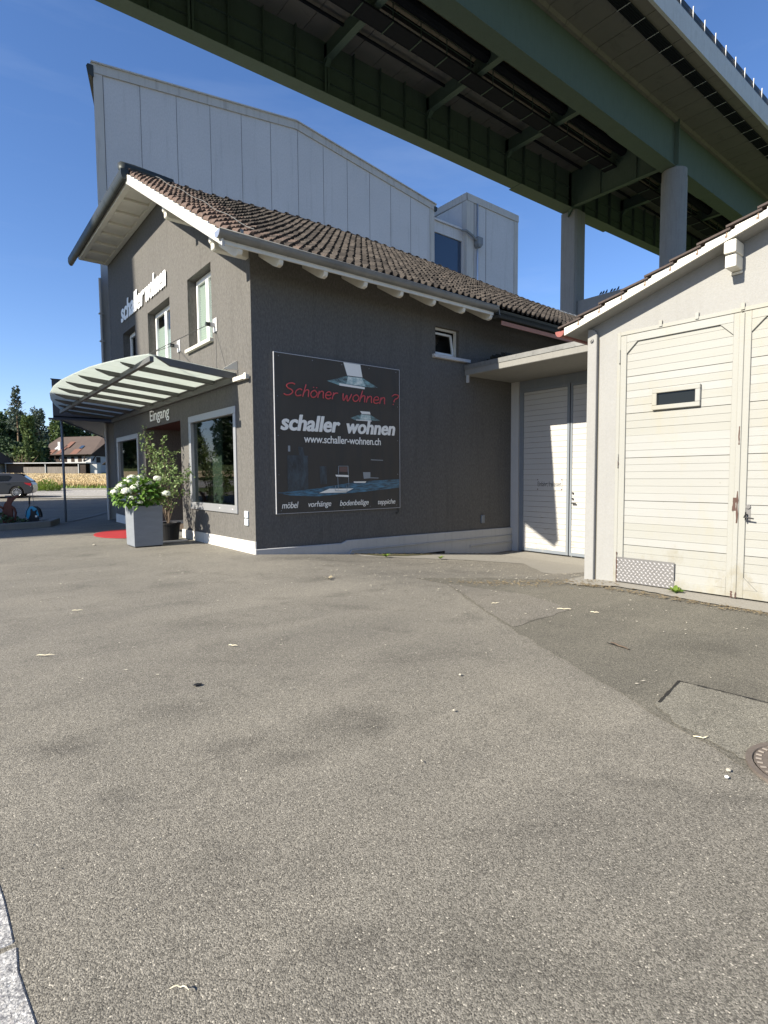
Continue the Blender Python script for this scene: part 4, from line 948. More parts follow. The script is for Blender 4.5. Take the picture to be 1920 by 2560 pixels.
MB().box(XA + 0.11, XA + 2, 4.9, 10.05, ZB - .2, 4.18).build('wall', 'plaster', an)
for (y0, y1, first) in ((8.44, 9.965, True), (6.88, 8.41, False)):
    mb = MB(); w = 0.075 if first else 0.085
    mb.box(XA - 0.03, XA + 0.03, y0, y0 + w, ZB + 0.05, 3.945); mb.box(XA - 0.03, XA + 0.03, y1 - 0.055, y1, ZB + 0.05, 3.945)
    mb.box(XA - 0.03, XA + 0.03, y0 + w, y1 - 0.055, ZB + 0.05, ZB + 0.13); mb.box(XA - 0.03, XA + 0.03, y0 + w, y1 - 0.055, 3.87, 3.945)
    dr = mb.build('door', 'bluegrey', an)
    mb = MB(); z = ZB + 0.13; random.seed(4)
    while z < 3.86:
        z1 = min(z + 0.148, 3.869); mb.box(XA - 0.012 + random.uniform(-.002, .002), XA + 0.012, y0 + w, y1 - 0.055, z, z1 - 0.007); z = z1
    mb.build('boards', 'plank2', dr)
    MB().box(XA + 0.013, XA + 0.02, y0 + w, y1 - 0.055, ZB + .13, 3.87).build('board_gaps', 'groove', dr)
    if not first:
        mb = MB(); mb.box(XA - 0.09, XA - 0.06, 8.20, 8.33, 0.80, 0.825); mb.box(XA - 0.07, XA - 0.03, 8.30, 8.33, 0.80, 0.825); mb.lathe((XA - 0.045, 8.315, 0.93), [(0, 0.02), (0.025, 0.015), (0.025, -0.015), (0, -0.02)], 8); mb.lathe((XA - 0.045, 8.315, 1.08), [(0, 0.02), (0.025, 0.015), (0.025, -0.015), (0, -0.02)], 8)
        mb.build('handle', 'black', dr)
sg = thing('notice_sign', 'small white sign reading Einfahrt freilassen on the recessed garage door', 'sign', (XA - 0.02, 9.04, 1.18))
mb = MB(); mb.box(XA - 0.022, XA - 0.013, 8.64, 9.44, 1.15, 1.45); mb.build('plate', 'plank2', sg)
text_mb('Einfahrt freilassen.', (XA - 0.0225, 9.42, 1.245), (0, -1, 0), (0, 0, 1), 0.77, 0.13, 0.002, 0, 0.0).build('lettering', simple('faded_black_print', (0.035, 0.035, 0.033), 0.7), sg)
mb = MB()
for yy in (8.66, 9.42):
    for zz in (1.17, 1.43): mb.box(XA - 0.0235, XA - 0.022, yy - 0.014, yy + 0.014, zz - 0.02, zz + 0.01)
build_split(mb, 'rust_spot', 'rust', sg)
# dark stack on the slab
ts = MB(); random.seed(6)
for i in range(16):
    for j in range(2):
        h = 0.36 + random.uniform(-.04, .04) - (0.12 if i > 11 else 0) - (.08 if i < 2 else 0)
        ts.box(11.75 + j * 0.44 + random.uniform(-.02, .02), 12.13 + j * 0.44, 10.20 - i * 0.062, 10.235 - i * 0.062, 4.405, 4.405 + h)
ts.build('stacked_roof_tiles', 'moss', label='stack of old dark roof tiles on the concrete slab under the eaves', cat='roof tiles', bevel=0.01)

# ------------------------------------------------------------------ white garage on the right (local: x along the front to the right, y inwards)
wg = thing('white_garage', 'cream white gabled garage with tall boarded double doors at the right', 'garage', (7.56, 4.6, 0.0), -pi / 2 + 0.028)
HW, HG = 5.3, 5.3
zw = lambda x: 3.67 + 0.322 * (x if x < HG else 2 * HG - x)
mb = MB(); GX0, GX1, GH = 0.475, 3.50, 3.485
mb.holed([(0, 0, -0.3), (GX0, 0, -0.3), (GX0, 0, GH), (GX1, 0, GH), (GX1, 0, -0.3), (2 * HG, 0, -0.3), (2 * HG, 0, zw(2 * HG)), (HG, 0, zw(HG)), (0, 0, zw(0))], [], (0, 0.1, 0))
mb.quad((0, 0, -1), (0, 12, -1), (0, 12, zw(0)), (0, 0, zw(0))); mb.quad((2 * HG, 0, -1), (2 * HG, 12, -1), (2 * HG, 12, zw(0)), (2 * HG, 0, zw(0)))
mb.poly([(0, 12, -1), (2 * HG, 12, -1), (2 * HG, 12, zw(0)), (HG, 12, zw(HG)), (0, 12, zw(0))])
mb.quad((GX0, 0, -0.1), (GX0, 0.25, -0.1), (GX0, 0.25, GH), (GX0, 0, GH)); mb.quad((GX1, 0, -0.1), (GX1, 0.25, -0.1), (GX1, 0.25, GH), (GX1, 0, GH)); mb.quad((GX0, 0, GH), (GX1, 0, GH), (GX1, 0.25, GH), (GX0, 0.25, GH))
mb.quad((GX0, 0.2, -0.1), (GX1, 0.2, -0.1), (GX1, 0.2, GH), (GX0, 0.2, GH))
mb.build('wall', 'plaster', wg)
mb = MB(); pts = [(0.0, -0.07, -0.05), (0.145, -0.07, -0.05), (0.145, -0.07, 3.56), (0.11, -0.07, 3.63), (0.04, -0.07, 3.66), (0.0, -0.07, 3.66)]
mb.prism(pts, (0, 0.068, 0)); pil = mb.build('pilaster_strip', 'plaster', wg, bevel=0.014, seg=2)
mb = MB(); mb.tube([(0.07, -0.095, 3.49), (0.07, -0.07, 3.49)], 0.028, 10); mb.tube([(0.07, -0.11, 3.49), (0.07, -0.095, 3.49)], 0.012, 8); mb.build('bolt', 'plaster', pil)
MB().box(-0.02, 0.10, 0.02, 0.30, 3.40, 3.66).build('eaves_block', 'plaster', wg, bevel=0.01)
MB().box(0.147, 0.156, -0.004, -0.001, 0.0, 3.5).build('wall_joint', 'groove', wg)
# door frame trim
mb = MB(); mb.box(GX0 - 0.05, GX0, -0.012, 0.02, 0, GH + 0.05); mb.box(GX0, GX1, -0.016, 0.02, GH, GH + 0.05); mb.box(GX1, GX1 + 0.06, -0.012, 0.02, 0, GH + 0.05); mb.build('door_frame', 'plank', wg, bevel=0.004)
mb = MB()
for x, z in ((1.02, GH + 0.05), (1.47, GH + 0.05), (1.98, GH + 0.05), (2.5, GH + .05)): mb.box(x - 0.02, x + 0.02, -0.03, -0.013, z - 0.03, z + 0.05)
build_split(mb, 'frame_clip', 'plank', wg)
random.seed(9)
def leaf_door(x0, x1, window, right):
    dm = MB(); z0, z1 = 0.035, GH - 0.01; w, ch = 0.085, 0.15; y0, y1 = -0.030, 0.012
    dm.box(x0, x0 + w, y0, y1, z0, z1); dm.box(x1 - w, x1, y0, y1, z0, z1); dm.box(x0 + w, x1 - w, y0, y1, z0, z0 + 0.10); dm.box(x0 + w, x1 - w, y0, y1, z1 - 0.10, z1)
    for (cx, sx) in ((x0 + w, 1), (x1 - w, -1)):
        for (cz, sz) in ((z0 + 0.10, 1), (z1 - 0.10, -1)):
            dm.prism([(cx, y0 + 0.001, cz), (cx + sx * ch, y0 + 0.001, cz), (cx, y0 + 0.001, cz + sz * ch)], (0, 0.035, 0))
    do = dm.build('door', 'plank', wg, bevel=0.004)
    bm_ = MB(); z = z0 + 0.10; i = 0
    hs = [0.098, 0.088, 0.094, 0.09, 0.1]
    while z < z1 - 0.11:
        zb = min(z + 0.104 * 1.0 + random.uniform(-.007, .007), z1 - 0.10); gap = 0.008 if i in (3, 9, 15, 21, 26) else random.uniform(0.002, 0.004)
        bm_.box(x0 + w, x1 - w, -0.006 + random.uniform(-.0015, .0015), 0.012, z, zb - gap); z = zb; i += 1
    bm_.build('boards', 'plank', do); MB().box(x0 + w, x1 - w, 0.0125, 0.016, z0, z1).build('board_gaps', 'groove', do)
    if window:
        fx0, fx1, fz0, fz1 = 0.94, 1.54, 2.41, 2.69
        m2 = MB(); m2.box(fx0, fx1, -0.05, -0.007, fz0, fz0 + 0.06); m2.box(fx0, fx1, -0.05, -0.007, fz1 - 0.06, fz1); m2.box(fx0, fx0 + 0.06, -0.05, -0.007, fz0 + 0.06, fz1 - 0.06); m2.box(fx1 - 0.06, fx1, -0.05, -0.007, fz0 + 0.06, fz1 - 0.06)
        fr = m2.build('window', 'plank', do, bevel=0.006)
        MB().box(fx0 + 0.06, fx1 - 0.06, -0.015, -0.008, fz0 + 0.06, fz1 - 0.06).build('pane', 'carglass', fr)
        # checker plate with raised lozenges
        kx0, kx1, kz0, kz1 = x0 - 0.002, 1.28, 0.03, 0.38
        m2 = MB(); m2.box(kx0, kx1, -0.040, -0.034, kz0, kz1); kp = m2.build('kick_plate', 'tread', do)
        m2 = MB(); st = 0.058; j = 0; zz = kz0 + 0.02
        while zz < kz1 - 0.012:
            xx = kx0 + 0.02 + (st * 0.5 if j % 2 else 0); k3 = 0
            while xx < kx1 - 0.015:
                a = 0.025; b = 0.0125; s_ = 1 if (j % 2) else -1
                c1, s1 = cos(s_ * 0.75), sin(s_ * 0.75); c = Vector((xx, -0.0402, zz))
                u = Vector((c1, 0, s1)) * a; v = Vector((-s1, 0, c1)) * b; nrm = Vector((0, -0.0055, 0))
                m2.add([c - u, c - v, c + u, c + v, c - u * .5 + nrm, c - v * .5 + nrm, c + u * .5 + nrm, c + v * .5 + nrm], [(0, 1, 5, 4), (1, 2, 6, 5), (2, 3, 7, 6), (3, 0, 4, 7), (4, 5, 6, 7)])
                xx += st
            zz += st * 0.62; j += 1
        m2.build('raised_lozenges', 'tread2', kp)
    if right:
        m2 = MB(); m2.box(x0 + 0.085, x0 + 0.135, -0.012, -0.008, 0.97, 1.17); hp = m2.build('handle', 'tread', do)
        m2 = MB(); m2.tube([(x0 + 0.10, -0.02, 1.06), (x0 + 0.10, -0.075, 1.06), (x0 + 0.085, -0.085, 1.03), (x0 + 0.19, -0.085, 1.015)], 0.009, 6); m2.tube([(x0 + 0.10, -0.07, 1.09), (x0 + 0.10, -0.07, 0.99)], 0.008, 6); m2.build('lever', 'black', hp)
        m2 = MB(); m2.lathe((x0 + 0.11, -0.012, 1.15), [(0.0, 0.0)], 3) if False else m2.tube([(x0 + 0.11, -0.008, 1.155), (x0 + 0.11, -0.028, 1.155)], 0.026, 12); m2.build('lock', 'tread', hp)
    hm = MB()
    for z in (0.25, 1.75, 3.2):
        x = x0 - 0.012 if not right else x1 + 0.012
        hm.tube([(x, -0.035, z - 0.09), (x, -0.035, z + 0.09)], 0.014, 8)
    build_split(hm, 'hinge', 'plank', do)
    rm_ = MB()
    spots = [(x0 - 0.004, x0 + 0.012, 0.0, 0.45), (x1 - 0.03, x1 - 0.002, 0.03, 0.11), (x0 - 0.006, x0 + 0.006, 1.66, 1.8)] if not right else [(x0 - 0.012, x0 + 0.012, 0.95, 1.34), (x0 - 0.055, x0 - 0.012, 1.10, 1.26), (x0 - 0.012, x0 + 0.008, 1.90, 2.12), (x0 + 0.0, x0 + 0.02, 0.03, 0.10)]
    for a, b, c, d2 in spots:
        n = 7; L_ = [(a + random.uniform(-.003, .008), c + (d2 - c) * i / n) for i in range(n + 1)]; R_ = [(b + random.uniform(-.008, .003), c + (d2 - c) * i / n) for i in range(n, -1, -1)]
        rm_.poly([(x, -0.0465, z) for x, z in L_ + R_])
    build_split(rm_, 'rust_patch', 'rust', do)
leaf_door(0.485, 1.975, True, False); leaf_door(1.995, 3.49, False, True)
MB().box(1.955, 2.01, -0.045, -0.0305, 0.03, GH - 0.02).build('cover_strip', 'plank', wg, bevel=0.005)
# roof of the garage
mb = MB(); O = 0.28
for sgn in (1, -1):
    f = (lambda x: x) if sgn == 1 else (lambda x: 2 * HG - x)
    mb.prism([(f(-0.24), -O + 0.03, zw(-0.24)), (f(HG), -O + 0.03, zw(HG)), (f(HG), -O + 0.03, zw(HG) + 0.09), (f(-0.24), -O + 0.03, zw(-0.24) + 0.09)], (0, 12.4, 0))
gr = mb.build('roof', 'plaster', wg)
mb = MB()
for sgn in (1, -1):
    f = (lambda x: x) if sgn == 1 else (lambda x: 2 * HG - x)
    lo = [(-0.25, zw(-0.25) + 0.004), (HG, zw(HG) + 0.004)]; hi = []; x = -0.25
    while x < HG:
        x1 = min(x + 0.315, HG); hi += [(x, zw(x) + 0.112), (x1 - 0.004, zw(x1) + 0.085)]; x = x1
    P = [(f(a), -O - 0.002, b) for a, b in lo + hi[::-1]]; mb.prism(P, (0, 0.031, 0))
mb.build('verge_board', 'white', wg)
mb = MB(); random.seed(12)
for sgn in (1, -1):
    f = (lambda x: x) if sgn == 1 else (lambda x: 2 * HG - x); x = -0.34
    while x < HG:
        x1 = min(x + 0.36, HG + 0.03); j = random.uniform(-.004, .004)
        mb.prism([(f(x), -O - 0.03, zw(x) + 0.140 + j), (f(x1), -O - 0.03, zw(x1) + 0.098 + j), (f(x1), -O - 0.03, zw(x1) + 0.122 + j), (f(x), -O - 0.03, zw(x) + 0.164 + j)], (0, 12.4, 0)); x += 0.315
mb.build('tiles', 'tile2', gr)
mb = MB(); x = -0.02
while x < HG: mb.box(x - 0.006, x + 0.006, -O - 0.012, -O - 0.003, zw(x) + 0.05, zw(x) + 0.14); mb.box(x - 0.02, x + 0.008, -O - 0.008, -O - 0.003, zw(x) + 0.035, zw(x) + 0.06); x += 0.315
mb.build('tile_clip', simple('rusty_clip', (0.22, 0.16, 0.12), 0.8, 0, 0.3, 20), gr)
mb = MB(); pr = [(-0.34 - 0.075 * cos(pi * i / 8), zw(-0.34) + 0.115 - 0.085 * sin(pi * i / 8)) for i in range(9)]
P = [(a, -O + 0.02, b) for a, b in pr] + [(a, 11.8, b) for a, b in pr]; mb.add(P, [(i, i + 1, 10 + i, 9 + i) for i in range(8)] + [tuple(range(9))]); mb.build('gutter', simple('pink_primer', (0.22, 0.07, 0.06), 0.6, 0, 0.2, 20), wg)
for xb in (1.90, 5.2):
    mb = MB(); zt3 = zw(xb) - 0.005
    mb.box(xb - 0.065, xb + 0.065, -0.27, 0, zt3 - 0.15, zt3 + (0.0)); mb.box(xb - 0.06, xb + 0.06, -0.235, 0, zt3 - 0.305, zt3 - 0.155); mb.box(xb - 0.065, xb + 0.065, -0.03, 0, zt3 - 0.34, zt3 - 0.306)
    mb.build('roof_bracket', 'white', wg, bevel=0.014, seg=2)

# ------------------------------------------------------------------ viaduct
va = thing('viaduct', 'green steel girder road viaduct on concrete columns crossing high overhead', 'bridge', (57.6, 32, 0))
X0, X1 = -110, 300
HB, HD = 31.7, 36.0
def ygl(x): return 40.55 - 0.034 * max(x, 0) if x < 90 else 37.5
mb = MB()
mb.box(X0, X1, 26.42, 26.50, HB + 0.07, HD); mb.box(X0, X1, 26.25, 27.65, HB, HB + 0.07); mb.box(X0, X1, 26.3, 27.2, HD - 0.06, HD)
mb.prism([(48.5, 26.2, HB - 0.06), (66.0, 26.2, HB - 0.06), (66.8, 26.2, HB - 0.002), (47.7, 26.2, HB - 0.002)], (0, 1.5, 0)); 
gn = mb.build('girder', 'green', va)
MB().box(57.75, 57.85, 25.95, 26.418, HB + 0.08, HD - 0.02).build('stiffener', 'green', gn)
mb = MB(); xs = [X0, 0, 90, X1]
for a, b in zip(xs, xs[1:]):
    for (o0, o1, z0, z1) in ((-0.04, 0.04, HB + 0.07, HD), (-0.62, 0.62, HB, HB + 0.07)):
        mb.prism([(a, ygl(a) - 0.55 + o0, z0), (b, ygl(b) - 0.55 + o0, z0), (b, ygl(b) - 0.55 + o1, z0), (a, ygl(a) - 0.55 + o1, z0)], (0, 0, z1 - z0))
mb.prism([(48.5, 37.6, HB - 0.06), (66, 37.0, HB - 0.06), (66, 38.6, HB - 0.06), (48.5, 39.2, HB - 0.06)], (0, 0, 0.058))
gl_ = mb.build('girder', 'green', va)
xb0 = 57.6; pans = [xb0 + 10.7 * i for i in range(-7, 9)]
for x in pans:
    yl = ygl(x) - 0.6
    pier = abs(x - xb0) < 0.1
    zb = HB + 0.12 if pier else 34.35
    mb = MB(); mb.box(x - 0.04, x + 0.04, 26.51, yl, zb + 0.06, HD - 0.3); mb.box(x - 0.28, x + 0.28, 26.51, yl - 0.3, zb, zb + 0.06)
    mb.prism([(x - 0.2, yl - 0.75, zb + 0.001), (x - 0.2, yl - 0.02, zb - 0.9), (x - 0.2, yl - 0.02, zb + 0.06)], (0.4, 0, 0))
    mb.box(x - 0.22, x + 0.22, yl - 0.36, yl - 0.30, HB + 0.08, zb); mb.box(x - 0.04, x + 0.04, yl - 0.36, yl - 0.02, HB + 0.08, HD - 0.3)
    if pier:
        for yy in (30, 34): mb.box(x - 0.22, x - 0.05, yy, yy + 0.06, zb + 0.07, HD - 0.35)
    mb.build('cross_beam', 'green', va)
mb = MB()
for x in pans:
    for q in (1, 2, 3):
        xx = x + q * 10.7 / 4; mb.box(xx - 0.03, xx + 0.03, ygl(xx) - 0.92, ygl(xx) - 0.60, HB + 0.08, HD)
for z in (32.9, 34.2):
    for a, b in zip(xs, xs[1:]): mb.prism([(a, ygl(a) - 0.80, z), (b, ygl(b) - 0.80, z), (b, ygl(b) - 0.60, z), (a, ygl(a) - 0.60, z)], (0, 0, 0.03))
mb.build('stiffeners', 'green', gl_)
# deck with open joints between its slabs
mb = MB(); x = X0; st = 2.19
prof = [(21.3, HD + 0.02), (26.0, HD + 0.02), (26.15, HD - 0.22), (27.0, HD - 0.22), (27.3, HD), (37.5, HD), (41.3, HD + 0.0), (41.3, HD + 0.9), (21.3, HD + 0.9)]
while x < X1:
    w = st - 0.05
    mb.add([(x, a, b) for a, b in prof] + [(x + w, a, b) for a, b in prof], [(i, (i + 1) % 9, 9 + (i + 1) % 9, 9 + i) for i in range(9)] + [tuple(range(9)), tuple(range(17, 8, -1))]); x += st
mb.box(X0, X1, 21.6, 41.0, HD + 0.5, HD + 1.0)
mb.build('deck', 'deck', va)
mb = MB(); mb.box(X0, X1, 21.05, 21.298, HD - 0.05, 37.2); mb.box(X0, X1, 21.16, 21.298, 37.28, 37.95); mb.box(X0, X1, 21.24, 21.298, 37.2, 37.28); mb.box(X0, X1, 41.0, 41.25, HD - .05, 37.95); mb.build('parapet', 'parapet', va)
mb = MB(); mb.box(X0, X1, 21.235, 21.29, 37.96, 38.25); mb.box(X0, X1, 21.235, 21.29, 38.3, 38.72); rl = mb.build('guard_rail', 'darkmetal', va)
mb = MB(); P = [i for i in range(60)]
for i in P:
    x = 14 + 2.19 * i; q = MB(); q.prism([(x - 0.04, 21.17, 38.05), (x + 0.04, 21.17, 38.05), (x + 0.065, 21.13, 38.95), (x - 0.065, 21.13, 38.95)], (0, 0.06, 0)); q.box(x - 0.06, x + 0.06, 21.17, 21.234, 37.95, 38.05)
    q.build('rail_post', 'hall', va)
mb = MB()
for yy in (22.2, 22.36, 22.52, 22.68, 22.84, 23.0): mb.tube([(X0, yy, HD - 0.10), (X1, yy, HD - 0.10)], 0.085, 6)
dc = mb.build('cable_ducts', 'ducts', va)
mb = MB(); x = 14 + 0.6
while x < 150: mb.box(x - 0.025, x + 0.025, 22.08, 23.12, HD - 0.21, HD - 0.19); x += 2.19
build_split(mb, 'duct_hanger', 'parapet', dc)
# inspection walkway and pipes between the girders
mb = MB(); mb.box(X0, X1, 32.3, 33.5, 34.0, 34.05); mb.box(X0, X1, 32.22, 32.3, 33.98, 34.14); mb.box(X0, X1, 33.5, 33.58, 33.98, 34.14); wk = mb.build('walkway', 'ducts', va)
mb = MB()
for i in range(-20, 46):
    x = 8 + 2.7 * i; mb.box(x - 0.03, x + 0.03, 32.2, 33.6, 33.90, 33.98); mb.box(x - 0.03, x + 0.03, 32.2, 32.26, 34.14, 35.3); mb.box(x - 0.03, x + 0.03, 33.54, 33.6, 34.14, 35.3)
for z in (34.7, 35.25):
    for yy in (32.23, 33.57): mb.box(X0, X1, yy - 0.02, yy + 0.02, z, z + 0.05)
mb.build('walkway_railing', 'green', wk)
mb = MB(); mb.tube([(X0, 31.55, 35.25), (X1, 31.55, 35.25)], 0.42, 10); mb.build('pipe', 'ducts', va); MB().tube([(X0, 33.1, 35.5), (X1, 33.1, 35.5)], 0.2, 8).build('pipe', 'ducts', va); MB().tube([(X0, 36.4, 35.6), (X1, 36.4, 35.6)], 0.12, 8).build('pipe', 'ducts', va)
for xp in (57.6, 118, -32):
    dx = 1.1
    mb = MB(); mb.lathe((xp + dx, 26.75, 0), [(1.19, -2), (1.19, HB - 1.0), (1.15, HB - 0.98), (1.15, HB - 0.12)], 36); mb.box(xp + 0.4, xp + 1.8, 26.2, 27.3, HB - 0.125, HB - 0.06); mb.build('column', 'column', va, smooth=False)
    mb = MB(); mb.prism([(xp + dx - 1.02, 37.25, -2), (xp + dx - 0.8, 37.05, -2), (xp + dx + 0.8, 37.05, -2), (xp + dx + 1.02, 37.25, -2), (xp + dx + 1.02, 39.0, -2), (xp + dx - 1.02, 39.0, -2)], (0, 0, HB + 1.9)); mb.build('column', 'column', va)
    mb = MB(); mb.box(xp + 0.55, xp + 1.65, 27.9, 37.04, 18.6, 21.42); mb.build('pier_beam', 'column', va)
# pigeons sitting on the pier beam
pg_labels = ['leftmost pigeon, hunched, nearest the square column on the pier beam', 'second pigeon from the square column, close to the leftmost one', 'upright pigeon sitting third from the square column on the pier beam', 'fourth pigeon on the pier beam, after a gap', 'small low pigeon fifth from the square column on the pier beam', 'pigeon nearest the white garage roof on the pier beam']
for i, (yy, h, lean) in enumerate(((34.24, .34, .12), (33.93, .36, .08), (33.57, .38, .0), (32.97, .34, .02), (32.62, .26, .0), (32.22, .38, .1))):
    mb = MB(); x = 58.3; z = 21.43
    mb.tube([(x, yy + 0.20, z + 0.06), (x, yy + 0.10, z + 0.12), (x, yy, z + 0.18), (x, yy - 0.06 , z + 0.28 * h / .34), (x, yy - 0.09, z + 0.33 * h / .34), (x, yy - 0.13, z + 0.35 * h / .34)], [0.02, 0.06, 0.10, 0.075, 0.05, 0.012], 8)
    mb.tube([(x, yy, z), (x, yy, z + 0.1)], 0.02, 5)
    mb.build('pigeon', 'pigeon', label=pg_labels[i], cat='pigeon', group='pigeons on the pier beam', smooth=True)

# ------------------------------------------------------------------ planters and plants at the entrance
pl = thing('planter', 'tall square slate grey planter standing at the shop entrance', 'planter', (3.66, 13.38, 0))
def taper(mb, x0, x1, y0, y1, z0, z1, t, wall=0.03):
    mb.add([(x0 + t, y0 + t, z0), (x1 - t, y0 + t, z0), (x1 - t, y1 - t, z0), (x0 + t, y1 - t, z0), (x0, y0, z1), (x1, y0, z1), (x1, y1, z1), (x0, y1, z1),
            (x0 + wall, y0 + wall, z1), (x1 - wall, y0 + wall, z1), (x1 - wall, y1 - wall, z1), (x0 + wall, y1 - wall, z1), (x0 + wall, y0 + wall, z1 - .1), (x1 - wall, y0 + wall, z1 - .1), (x1 - wall, y1 - wall, z1 - .1), (x0 + wall, y1 - wall, z1 - .1)],
           [(3, 2, 1, 0), (0, 1, 5, 4), (1, 2, 6, 5), (2, 3, 7, 6), (3, 0, 4, 7), (4, 5, 9, 8), (5, 6, 10, 9), (6, 7, 11, 10), (7, 4, 8, 11), (8, 9, 13, 12), (9, 10, 14, 13), (10, 11, 15, 14), (11, 8, 12, 15), (12, 13, 14, 15)])
mb = MB(); taper(mb, 3.33, 3.97, 13.06, 13.74, 0.025, 0.93, 0.012); mb.build('pot', 'planter', pl, bevel=0.006)
MB().box(3.37, 3.93, 13.10, 13.70, 0.0, 0.024).build('foot', 'black', pl)
MB().box(3.37, 3.93, 13.10, 13.70, 0.80, 0.87).build('soil', 'soil', pl)
def leafquad(mb, c, dirn, size, roll, wid=0.62, fold=0.25):
    d = dirn.normalized(); a = Vector((0, 0, 1)) if abs(d.z) < 0.95 else Vector((1, 0, 0)); s = d.cross(a).normalized(); n = s.cross(d)
    s, n = s * cos(roll) + n * sin(roll), n * cos(roll) - s * sin(roll)
    b = c; t = c + d * size; w = size * wid / 2
    mb.add([b, c + d * size * .35 + s * w + n * fold * w, c + d * size * .7 + s * w * .8 + n * fold * w - n * .05 * size, t - n * 0.15 * size, c + d * size * .7 - s * w * .8 + n * fold * w - n * .05 * size, c + d * size * .35 - s * w + n * fold * w, c + d * size * .5], [(0, 1, 2, 6), (6, 2, 3), (6, 3, 4), (0, 6, 4, 5)])
rnd = lambda: Vector((random.gauss(0, 1), random.gauss(0, 1), random.gauss(0, 1))).normalized()
random.seed(21)
hy = thing('hydrangea', 'white flowering hydrangea bush growing in the slate grey planter', 'plant', (3.6, 13.4, 0.88))
mb = MB(); HC = Vector((3.55, 13.35, 1.12))
for i in range(620):
    dd = rnd(); dd.z = abs(dd.z) * (1 if random.random() < .8 else -0.5)
    rr = random.uniform(0.55, 1.0) ; p = HC + Vector((dd.x * 0.56 - 0.02, dd.y * 0.46, dd.z * 0.42)) * rr
    if p.z < 0.93 and 3.36 < p.x < 3.94 and 13.1 < p.y < 13.7: continue
    leafquad(mb, p, (dd + Vector((0, 0, -0.35)) + rnd() * 0.5), random.uniform(0.10, 0.17), random.uniform(-.5, .5))
mb.build('leaves', 'leaf', hy)
mb = MB()
for i in range(14):
    a = i * 2.4; mb.tube([HC + Vector((0.1 * cos(a), 0.1 * sin(a), -0.28)), HC + Vector((0.25 * cos(a), 0.25 * sin(a), 0.0)), HC + Vector((0.4 * cos(a), 0.34 * sin(a), 0.24))], 0.006, 5)
mb.build('stems', 'bark', hy)
bl = [(3.02, 13.25, 1.24, .10), (3.20, 13.02, 1.26, .115), (3.17, 13.3, 1.36, .11), (3.30, 13.25, 1.47, .10), (3.38, 13.05, 1.34, .10), (3.47, 13.15, 1.42, .095), (3.42, 13.4, 1.55, .105), (3.56, 13.28, 1.55, .09), (3.68, 13.1, 1.44, .09), (3.99, 13.45, 1.53, .10), (4.02, 12.95, 1.19, .10), (3.28, 12.95, 1.12, .07), (3.45, 12.92, 1.02, .06), (3.28, 13.55, 1.42, .1), (3.6, 13.65, 1.5, .1), (3.15, 13.55, 1.3, .09)]
for bx, by_, bz, br in bl:
    mb = MB()
    for q in range(85):
        d = rnd(); d.z = d.z if d.z > -0.4 else -d.z
        c = Vector((bx, by_, bz)) + Vector((d.x, d.y, d.z * 0.75)) * br * random.uniform(.86, 1.0); s = d.cross(rnd()).normalized(); t = d.cross(s); w = br * random.uniform(.20, .30); up_ = d * w * .3
        mb.add([c - s * w, c - t * w, c + s * w, c + t * w, c + up_], [(0, 1, 4), (1, 2, 4), (2, 3, 4), (3, 0, 4)])
    mb.build('bloom', 'bloom', hy)
bp = thing('plant_pot', 'round black plastic pot beside the shop window', 'plant pot', (4.42, 14.1, 0))
mb = MB(); mb.lathe((4.42, 14.1, 0), [(0.22, 0.0), (0.265, 0.40), (0.285, 0.40), (0.285, 0.45), (0.25, 0.45), (0.24, 0.38), (0, 0.38)], 28); mb.build('pot', 'black', bp, smooth=False)
MB().lathe((4.42, 14.1, 0), [(0.238, 0.385), (0, 0.39)], 20).build('soil', 'soil', bp)
MB().box(4.0, 4.75, 13.72, 13.80, 0.0, 0.03).build('pot_rail', 'alu', bp)
random.seed(33)
sh = thing('potted_shrub', 'tall thin leggy shrub with sparse pale leaves in the black pot', 'plant', (4.42, 14.1, 0.4))
mb = MB(); lf = MB(); SC = Vector((4.42, 14.1, 0.38))
ends = [(-.18, 1.30, 2.30), (-.05, 1.18, 2.20), (-.25, 0.9, 2.0), (-.1, 0.85, 1.75), (0.0, 0.35, 1.95), (0.05, -.1, 1.75), (0.0, -.9, 1.28), (0.1, -1.25, 1.2), (-.2, 0.2, 1.5), (-.35, .5, 1.3), (0.15, -.5, 1.15), (-.45, .1, .95), (.1, .6, 1.6), (-.15, -.35, 1.35)]
for ex, ey, ez in ends:
    e = Vector((ex, ey, ez)); mid = Vector((ex * .35 + random.uniform(-.06, .06), ey * .32 + random.uniform(-.06, .06), ez * .55)); P = []
    for i in range(9):
        t = i / 8; P.append(SC + mid * (2 * t * (1 - t)) + e * t * t + rnd() * 0.015)
    mb.tube(P, [0.013 - 0.010 * i / 8 for i in range(9)], 5)
    for i in range(3, 9):
        for q in range(2):
            p = P[i]; d = (rnd() + Vector((0, 0, .3))).normalized(); ln = random.uniform(.12, .32); tip = p + d * ln
            mb.tube([p, p + d * ln * .5 + rnd() * .02, tip], [.004, .003, .002], 4)
            dens = 13 if i > 5 else (8 if i > 4 else 3)
            for w in range(dens): 
                b = p + d * ln * random.uniform(.3, 1) + rnd() * .05; leafquad(lf, b, rnd() + Vector((0, 0, .2)), random.uniform(.045, .085), random.uniform(-1, 1), .6)
    for w in range(9): leafquad(lf, P[-1] + rnd() * .1, rnd(), random.uniform(.05, .09), random.uniform(-1, 1), .6)
a = SC + Vector((-.2, 1.2, 2.3)); mb.tube([a, a + Vector((0, -.05, .12)), a + Vector((0.02, -.25, .2)), a + Vector((.02, -.45, .18))], .005, 4)
mb.build('branches', 'bark', sh); lf.build('leaves', 'shrubleaf', sh)
mb = MB(); n = 40
